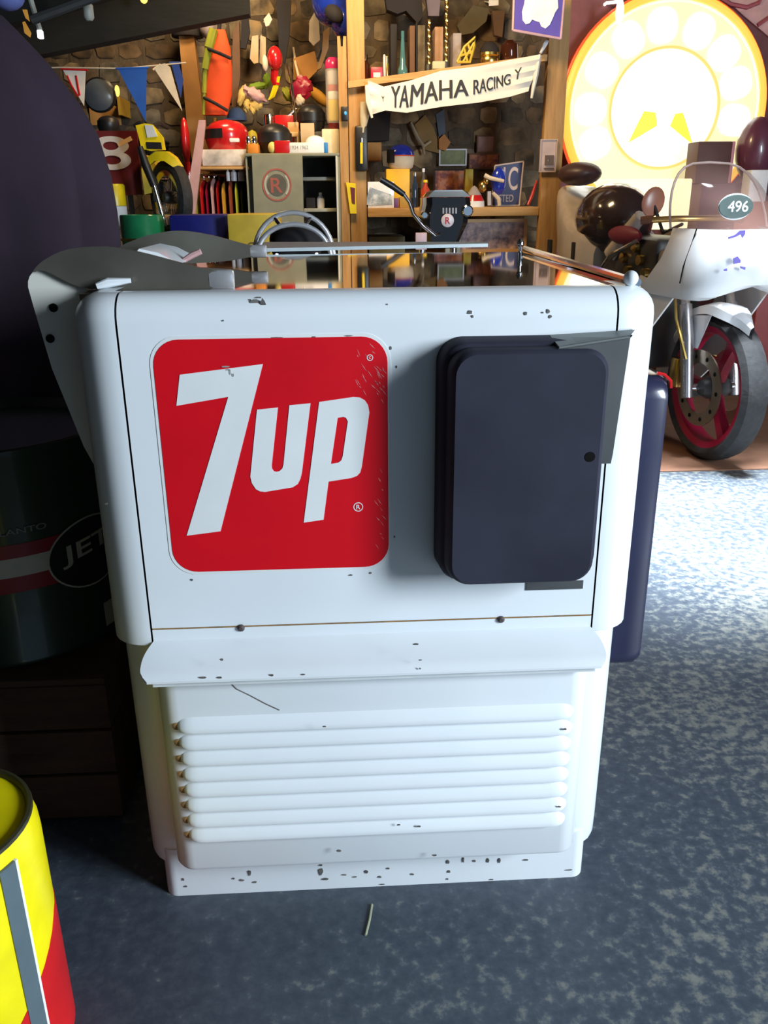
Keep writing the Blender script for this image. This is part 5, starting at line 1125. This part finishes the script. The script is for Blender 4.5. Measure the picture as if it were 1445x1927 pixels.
hl = P(1166, 22, 4.15); tag(MB().ball(hl, (.022, .02, .065), 14).tube([hl+Vector((0, .01, .05)), hl+Vector((0, .26, .09))], .008, 6).tube([hl+Vector((0, .26, .09)), (hl.x, WALL-.002, hl.z+.09)], .008, 6).build('sign_bulb', em('lit_bulb', (1, .98, .92), 2.5)), 'slim white bulb at the upper left edge of the round sign', 'bulb')

# right-hand wall things
pf = thing('wall_poster', 'pink poster with a curved border at the top right corner', 'poster', P(1400, 60, WALL-.02))
MB().prism([(P(x, y, WALL-.02).x, P(x, y, WALL-.02).z) for x, y in ((1335, -30), (1480, -30), (1480, 130), (1448, 70), (1400, 30))], WALL-.02, WALL-.004).build('sheet', col('salmon_sheet', .72, .42, .40, .6), pf)
MB().tube([P(x, y, WALL-.024) for x, y in ((1345, -10), (1375, 8), (1405, 14), (1428, 5), (1436, -12))], .012, 6).build('curved_border', col('rose_line', .42, .10, .12, .6), pf)
MB().tube([P(x, y, WALL-.024) for x, y in ((1425, 48), (1445, 34), (1470, 18))], .012, 6).build('curved_border', col('rose_line', 0, 0, 0), pf)
zpb = P(1345, 345, 4.05).z
tag(MB().box((P(1326, 300, 4.0).x, 4.0, 0), (P(1500, 300, 4.0).x, 4.24, zpb), .005).build('counter', col('plum_counter', .10, .03, .05, .6)), 'plum coloured counter against the right wall behind the windscreen', 'counter')
x0, x1, z0, z1 = rect(1311, 266, 1384, 345, 4.06)
ab = thing('speaker_cabinet', 'dark brown square cabinet on the counter right of the star', 'cabinet', ((x0+x1)/2, 4.14, zpb+.0005)); MB().box((x0, 4.06, zpb+.0005), (x1-.03, 4.22, z1), .006).build('body', col('chocolate_box', .10, .04, .035, .6), ab); MB().box((x1-.03, 4.06, zpb+.0005), (x1-.012, 4.22, z1), .004).build('pink_edge', col('pink_edge', .60, .25, .32, .6), ab)
x0, x1, z0, z1 = rect(1390, 218, 1462, 335, 4.1)
tag(MB().ball(((x0+x1)/2, 4.12, (zpb+z1)/2), ((x1-x0)/2, .11, (z1-zpb)/2), 22).build('dark_globe', col('plum_gloss', .14, .04, .07, .3, coat=.4)), 'dark plum rounded globe on the counter at the right edge', 'globe')

# ================================================================= the white racing motorcycle
mot = thing('racing_motorcycle', 'white faired racing motorcycle with a clear screen standing at the right', 'motorcycle', (1.45, 2.25, .0045))
B = T(1.45, 2.25, .0045, math.radians(9)); B3 = B.to_3x3()
def bk(mb, name, m, parent=mot): return mb.build(name, m, parent, M=B)
def bl(px, py, Y):                                  # photo point at world plane Y, in the bike's own frame
    return B.inverted() @ P(px, py, Y)
fw0 = Vector((1.45, 2.25, .2945))
ty, rm = wheel(mot, fw0, .29, .115, B3, crimson)
b = MB()
for k in range(3):
    a = PI/2+.5+k*2*PI/3
    d = Vector((0, math.cos(a), math.sin(a))); s = Vector((0, -math.sin(a), math.cos(a)))
    b = MB(); b.loft([[Vector((0, 0, .29))+d*r+s*w_*e+Vector((x, 0, 0)) for e, x in ((-1, -.018), (1, -.018), (1, .018), (-1, .018))] for r, w_ in ((.03, .022), (.12, .016), (.222, .024))]); bk(b, 'spoke', crimson)
RYx = Matrix.Rotation(PI/2, 3, 'Y')
bk(MB().lathe([(.03, -.06), (.045, -.03), (.045, .03), (.03, .06)], (0, 0, .29), 18, RYx), 'hub', dgrey)
for sx in (-.068, .068):
    n = 36; ro, ri = .150, .098
    b = MB(); b.loft([[Vector((sx+x, r*math.cos(2*PI*k/n), .29+r*math.sin(2*PI*k/n))) for r, x in ((ri, -.003), (ro, -.003), (ro, .003), (ri, .003))] for k in range(n)], loop=True); bk(b, 'brake_disc', mat('disc_steel', (.42, .36, .28), .3, .9))
    b = MB()
    for k in range(10): b.ball((sx-.004 if sx < 0 else sx+.004, .124*math.cos(k*PI/5), .29+.124*math.sin(k*PI/5)), (.003, .009, .009), 8, k=5)
    tag(bk(b, 'disc_drillings', gap), kind='stuff')
    bk(MB().tube([(sx*1.55, .015, .25), (sx*1.5, .07, .48), (sx*1.45, .115, .60)], [.025, .027, .027], 12), 'fork_leg', mat('fork_alloy', (.52, .50, .52), .25, .9))
    bk(MB().tube([(sx*1.45, .115, .60), (sx*1.4, .20, .88)], .020, 12), 'fork_tube', chrome)
    bk(MB().box((sx*1.35-.018, .10, .27), (sx*1.35+.018, .165, .39), .01), 'brake_caliper', gold)
bk(MB().tube([(-.105, .015, .29), (.105, .015, .29)], .014, 12), 'axle', chrome)
bk(MB().tube([(-.12, .03, .40), (-.14, .10, .55), (-.12, .18, .70)], .006, 6), 'brake_hose', gold)
# front mudguard
rings = []
for k in range(13):
    a = math.radians(156-k*8.6); r = .318
    wd = .066*(1 if 2 < k < 10 else .75 if k in (1, 2, 10) else .40 if k == 11 else .12 if k == 12 else .5)
    cy_, cz_ = -r*math.cos(a)*1.0, .29+r*math.sin(a)
    rings.append([(-wd, cy_*.965, .29+(cz_-.29)*.90), (-wd*.85, cy_, cz_), (0, cy_*1.03, .29+(cz_-.29)*1.035), (wd*.85, cy_, cz_), (wd, cy_*.965, .29+(cz_-.29)*.90)])
rings = [r_ for r_ in rings]
bk(MB().loft(rings, closed=False, caps=False), 'front_mudguard', bike_white)
for sx in (-1, 1): bk(MB().plate([(sx*.066, .10, .56), (sx*.066, -.02, .575), (sx*.075, .035, .44), (sx*.075, .06, .44)], .004), 'mudguard_stay', bike_white)
# nose cowl
def cowl_ring(z, hw, fr, bkk, n=16):
    pts = [(-hw, bkk, z)]
    for i in range(n+1):
        a = PI+PI*i/n; c_, s_ = math.cos(a), math.sin(a)
        pts.append((hw*(abs(c_)**.62)*(1 if c_ > 0 else -1), .02+(fr-.02)*-1*-(abs(s_)**.62), z))
    return pts+[(hw, bkk, z)]
levels = [(.640, .215, -.13, .34), (.655, .222, -.17, .30), (.70, .228, -.19, .20), (.78, .222, -.195, .12), (.85, .205, -.18, .10), (.890, .185, -.155, .12)]
rings = [cowl_ring(z, hw, fr, bkk) for z, hw, fr, bkk in levels]
# wheel arch: raise the lower edge at the front
low = [(x, y, z+.055*max(0, 1-abs(x)/.16) if y < .05 else z) for x, y, z in rings[0]]; rings[0] = low
rings[1] = [(x, y, z+.045*max(0, 1-abs(x)/.16) if y < .05 else z) for x, y, z in rings[1]]
inner = [[(x*.97, y+.008 if y < .1 else y, z) for x, y, z in r_] for r_ in reversed(rings)]
nose = bk(MB().loft(rings, closed=False, caps=False).loft(inner, closed=False, caps=False), 'nose_cowl', bike_white)
bk(MB().loft([[(x, y, z) for x, y, z in rings[0]], [(x*.97, y+.008 if y < .1 else y, z) for x, y, z in rings[0]]], closed=False, caps=False), 'cowl_edge', bike_white)
# lower side fairings
for sx in (-1, 1):
    poly = [(.02, .655), (.32, .70), (.40, .56), (.66, .50), (.90, .47), (.92, .30), (.70, .20), (.45, .20), (.30, .34), (.17, .50)]
    outer = [(sx*(.215-.03*((z-.45)/.3)**2), y, z) for y, z in poly]
    bk(MB().loft([outer, [(x-sx*.008, y, z) for x, y, z in outer]]), 'side_fairing', bike_white)
# windscreen
rings = []
for i in range(9):
    f = i/8; z = .888+.235*math.sin(f*PI/2); s = math.cos(f*PI/2)
    hw = .205*(s**.6) if i < 8 else .004; fr = -.14+.30*f; 
    rings.append([(-.035*math.sin(f*PI/2)+hw*math.cos(PI+PI*k/16), fr+(.12*(1-f))*(1-abs(math.sin(PI*k/16)))*2.0, z) for k in range(17)])
scr = mat('windscreen', (.55, .34, .30), .06, alpha=.30, var=0)
edge = [r_[0] for r_ in rings]+[r_[16] for r_ in reversed(rings)]
ws = bk(MB().loft(rings, closed=False, caps=False), 'windscreen', scr)
MB().tube(edge, .0045, 6).build('screen_edge', col('pale_edge_trim', .70, .52, .48, .4), ws, M=B)
def bike_decal(pts, Y, m, name, parent=mot, off=.004): MB().prism([(P(x, y, Y).x, P(x, y, Y).z) for x, y in pts], Y, Y+off).build(name, m, parent)
# oval race number on the screen
Yd = 2.04
oc = P(1385, 389, Yd); orx = P(1417, 389, Yd).x-oc.x; orz = oc.z-P(1385, 411, Yd).z
def ell(rx, rz): return [(oc.x+rx*math.cos(2*PI*i/32), oc.z+rz*math.sin(2*PI*i/32)) for i in range(32)]
ov = MB().prism(ell(orx, orz), Yd-.002, Yd+.004).build('number_oval', col('dark_green_oval', .05, .10, .09, .5), mot)
MB().prism(ell(orx*1.0, orz*1.15), Yd+.0045, Yd+.007).build('oval_border', wht, ov)
lettering('496', orz*.95, orx*1.2, T(oc.x-orx*.5, Yd-.0025, oc.z-orz*.45), mat('bright_white', (0, 0, 0)), ov, 'number')
vio = col('violet_mark', .16, .12, .50, .6); Yf = 2.018
bike_decal([(1371, 450), (1371, 446), (1383, 442), (1392, 434), (1403, 433), (1402, 441), (1397, 448), (1394, 441), (1385, 446)], Yf, vio, 'number_mark')
bike_decal([(1380, 486), (1388, 482), (1394, 490), (1393, 495), (1381, 497)], Yf+.002, vio, 'number_mark'); bike_decal([(1393, 501), (1403, 503), (1402, 508), (1394, 505)], Yf+.003, vio, 'number_mark'); bike_decal([(1362, 507), (1368, 505), (1368, 510), (1363, 510)], Yf+.003, vio, 'number_mark')
bk(MB().tube([(-.19, -.055, .892), (-.203, -.055, .84), (-.224, -.05, .76), (-.231, -.05, .70)], .0025, 5), 'cowl_seam', gap)
# tank, seat, tail
bk(MB().ball((-.03, .93, .90), (.165, .24, .165), 24), 'tank', mat('smoke_black', (.035, .022, .022), .16, coat=.6))
rings = []
for y, hw, z0, z1 in ((.86, .15, .56, .80), (.92, .19, .54, .86), (1.10, .19, .56, .90), (1.24, .17, .70, .98), (1.38, .13, .88, 1.05), (1.45, .10, .94, 1.06)):
    rings.append([(.0+x, y, z) for x, z in rrect(-hw, hw, z0, z1, .05, 3)])
bk(MB().loft(rings), 'seat_unit', col('cream_white_fairing', .46, .40, .36, .3, coat=.4))
for s0, s1 in ((.98, 1.0), (1.28, 1.3)): bk(MB().box((-.195, s0, .66), (-.18, s1+.02, .80), .004), 'panel_gap', black)
bk(MB().ball((-.050, 1.30, 1.112), (.105, .13, .057), 20), 'seat_pad', mat('plum_black_vinyl', (.05, .022, .022), .45))
bk(MB().box((-.12, .35, .30), (.12, .85, .84), .03), 'engine', mat('engine_black', (.03, .028, .03), .4))
b = MB().ball((-.135, .60, .845), (.030, .15, .040), 14); bk(b, 'engine_cover', mat('dull_crimson', (.16, .015, .04), .5))
for k in range(5): bk(MB().lathe([(.022, -.012), (.022, .012)], (-.130, .40+.05*k, .70+.05*(k % 3)), 12, RYx), 'engine_bolt', gold)
bk(MB().tube([(-.16, .74, .70), (-.18, .62, .76), (-.17, .42, .83)], [.010, .013, .008], 8), 'gear_lever', chrome)
bk(MB().tube([(-.20, .28, .915), (-.12, .22, .92), (0, .21, .92), (.12, .22, .92), (.20, .28, .915)], .012, 10), 'handlebar', mat('amber_alloy', (.7, .42, .14), .3, .8))
for sx in (-1, 1): bk(MB().tube([(sx*.19, .272, .917), (sx*.225, .298, .913)], .016, 10), 'grip', mat('brown_rubber', (.16, .06, .03), .6))
q0, q1 = bl(1206, 406, 2.78), bl(1150, 478, 2.95)
bk(MB().tube([q0, (q0+q1)/2, q1], [.028, .034, .036], 10), 'tank_strut', MC['cream_white_fairing'])
q = bl(1229, 380, 2.62); b = MB().ball(q, (.050, .012, .060), 18, M=Matrix.Rotation(.35, 3, 'Y')); bk(b, 'mirror', mat('amber_mirror', (.42, .17, .11), .3))
bk(MB().tube([q, q+Vector((.03, -.05, -.12)), (-.10, .20, .90)], .007, 6), 'mirror_stalk', black)
wheel(mot, B @ Vector((-.0, 1.34, .29)), .29, .16, B3, crimson)
for sx in (-1, 1): bk(MB().tube([(sx*.11, .80, .42), (sx*.115, 1.34, .29)], [.03, .025], 10), 'swing_arm', dgrey)
bk(MB().tube([(-.12, 1.34, .29), (.12, 1.34, .29)], .014, 10), 'axle', chrome)
bk(MB().box((-.10, .20, .62), (.10, .60, .80), .02), 'frame_spine', mat('frame_alloy', (.35, .33, .33), .4, .6))
# side stand block under the belly so the machine stands
bk(MB().box((-.16, 1.20, .0), (-.13, 1.26, .30)).box((.13, 1.20, .0), (.16, 1.26, .30)).box((-.16, 1.20, 0), (.16, 1.26, .02)), 'paddock_stand', mat('stand_red', (.35, .03, .03), .5))
tag(MB().box((.95, 2.08, 0), (2.9, 3.35, .004)).build('floor_mat', col('reddish_brown_mat', .20, .095, .055, .85)), 'reddish brown mat on the floor under the white motorcycle', 'mat')
# white card and red crate beyond the screen
x0, x1, z0, z1 = rect(1404, 320, 1438, 378, 3.9)
tag(MB().box((x0, 3.86, 0), (x1, 3.96, z1), .005).build('white_canister', mat('bright_white', (0, 0, 0))), 'tall white canister behind the windscreen at the right edge', 'canister')
solo_box('red_crate', 'dull red crate on the floor at the right edge behind the white motorcycle', 'crate', (1425, 380, 1500, 760), 3.4, .4, col('dull_red_crate', .30, .06, .06, .6), zb=0, bevel=.01)
# ceiling lights top left
def ceiling_lamp(px, py, Y, label, lit=True):
    q = P(px, py, Y); t = thing('hanging_lamp', label, 'lamp', q-Vector((0, 0, .02)))
    MB().tube([q+Vector((0, 0, .014)), q+Vector((-.02, 0, .12)), (q.x-.02, Y, 2.599)], .010, 8).build('stem', mat('pale_stem', (.30, .32, .29), .5), t)
    if lit: MB().box(q-Vector((.009, .012, .014)), q+Vector((.009, .012, .014)), .003).build('bulb', em('lit_cool_white', (.9, 1, 1), 2.0), t)
    else: MB().lathe([(.012, 0), (.02, .01), (.02, .05), (.012, .06)], q-Vector((0, 0, .03)), 12).build('socket', mat('pale_stem', (0, 0, 0)), t)
ceiling_lamp(76, 65, 2.66, 'small square white lamp hanging from the dark ceiling'); ceiling_lamp(166, 22, 2.66, 'unlit grey lamp fitting hanging right of the small white lamp', False)
q = P(271, 2, 3.4); t = thing('amber_lamp', 'small amber bulb at the top edge above the timber post', 'lamp', q); MB().ball(q+Vector((0, 0, .01)), (.017, .017, .02), 12).build('bulb', mat('amber_bulb', (0, 0, 0)), t); MB().tube([q+Vector((0, 0, .028)), (q.x, 3.4, 2.599)], .005, 6).build('flex', black, t)
# bundle top left
q = P(28, 8, 1.5); t = thing('blue_bundle', 'blue cloth bundle with orange ribbons above the black cloth at top left', 'cloth bundle', q-Vector((0, 0, .15)))
MB().ball(q+Vector((-.02, 0, .02)), (.045, .05, .035), 16).build('bundle_cloth', col('denim_blue', .10, .13, .36, .8), t)
for pts in (((42, 18), (50, 18), (55, 40), (48, 34)), ((42, 42), (46, 40), (58, 62), (56, 70), (46, 62))): MB().prism([(P(x, y, 1.5).x, P(x, y, 1.5).z) for x, y in pts], 1.5, 1.505).build('ribbon', col('orange_ribbon', .75, .32, .04, .6), t)
MB().tube([q+Vector((-.02, 0, .05)), (q.x-.02, 1.5, 2.599)], .006, 6).build('cord', black, t)
# straw on the floor
a = PZ(700, 1702, .002); c = PZ(688, 1760, .002)
tag(MB().tube([a, (a+c)/2+Vector((.001, 0, 0)), c], .0019, 6).build('straw', col('pale_straw', .30, .32, .22, .7)), 'pale thin straw lying on the floor in front of the chest', 'straw')
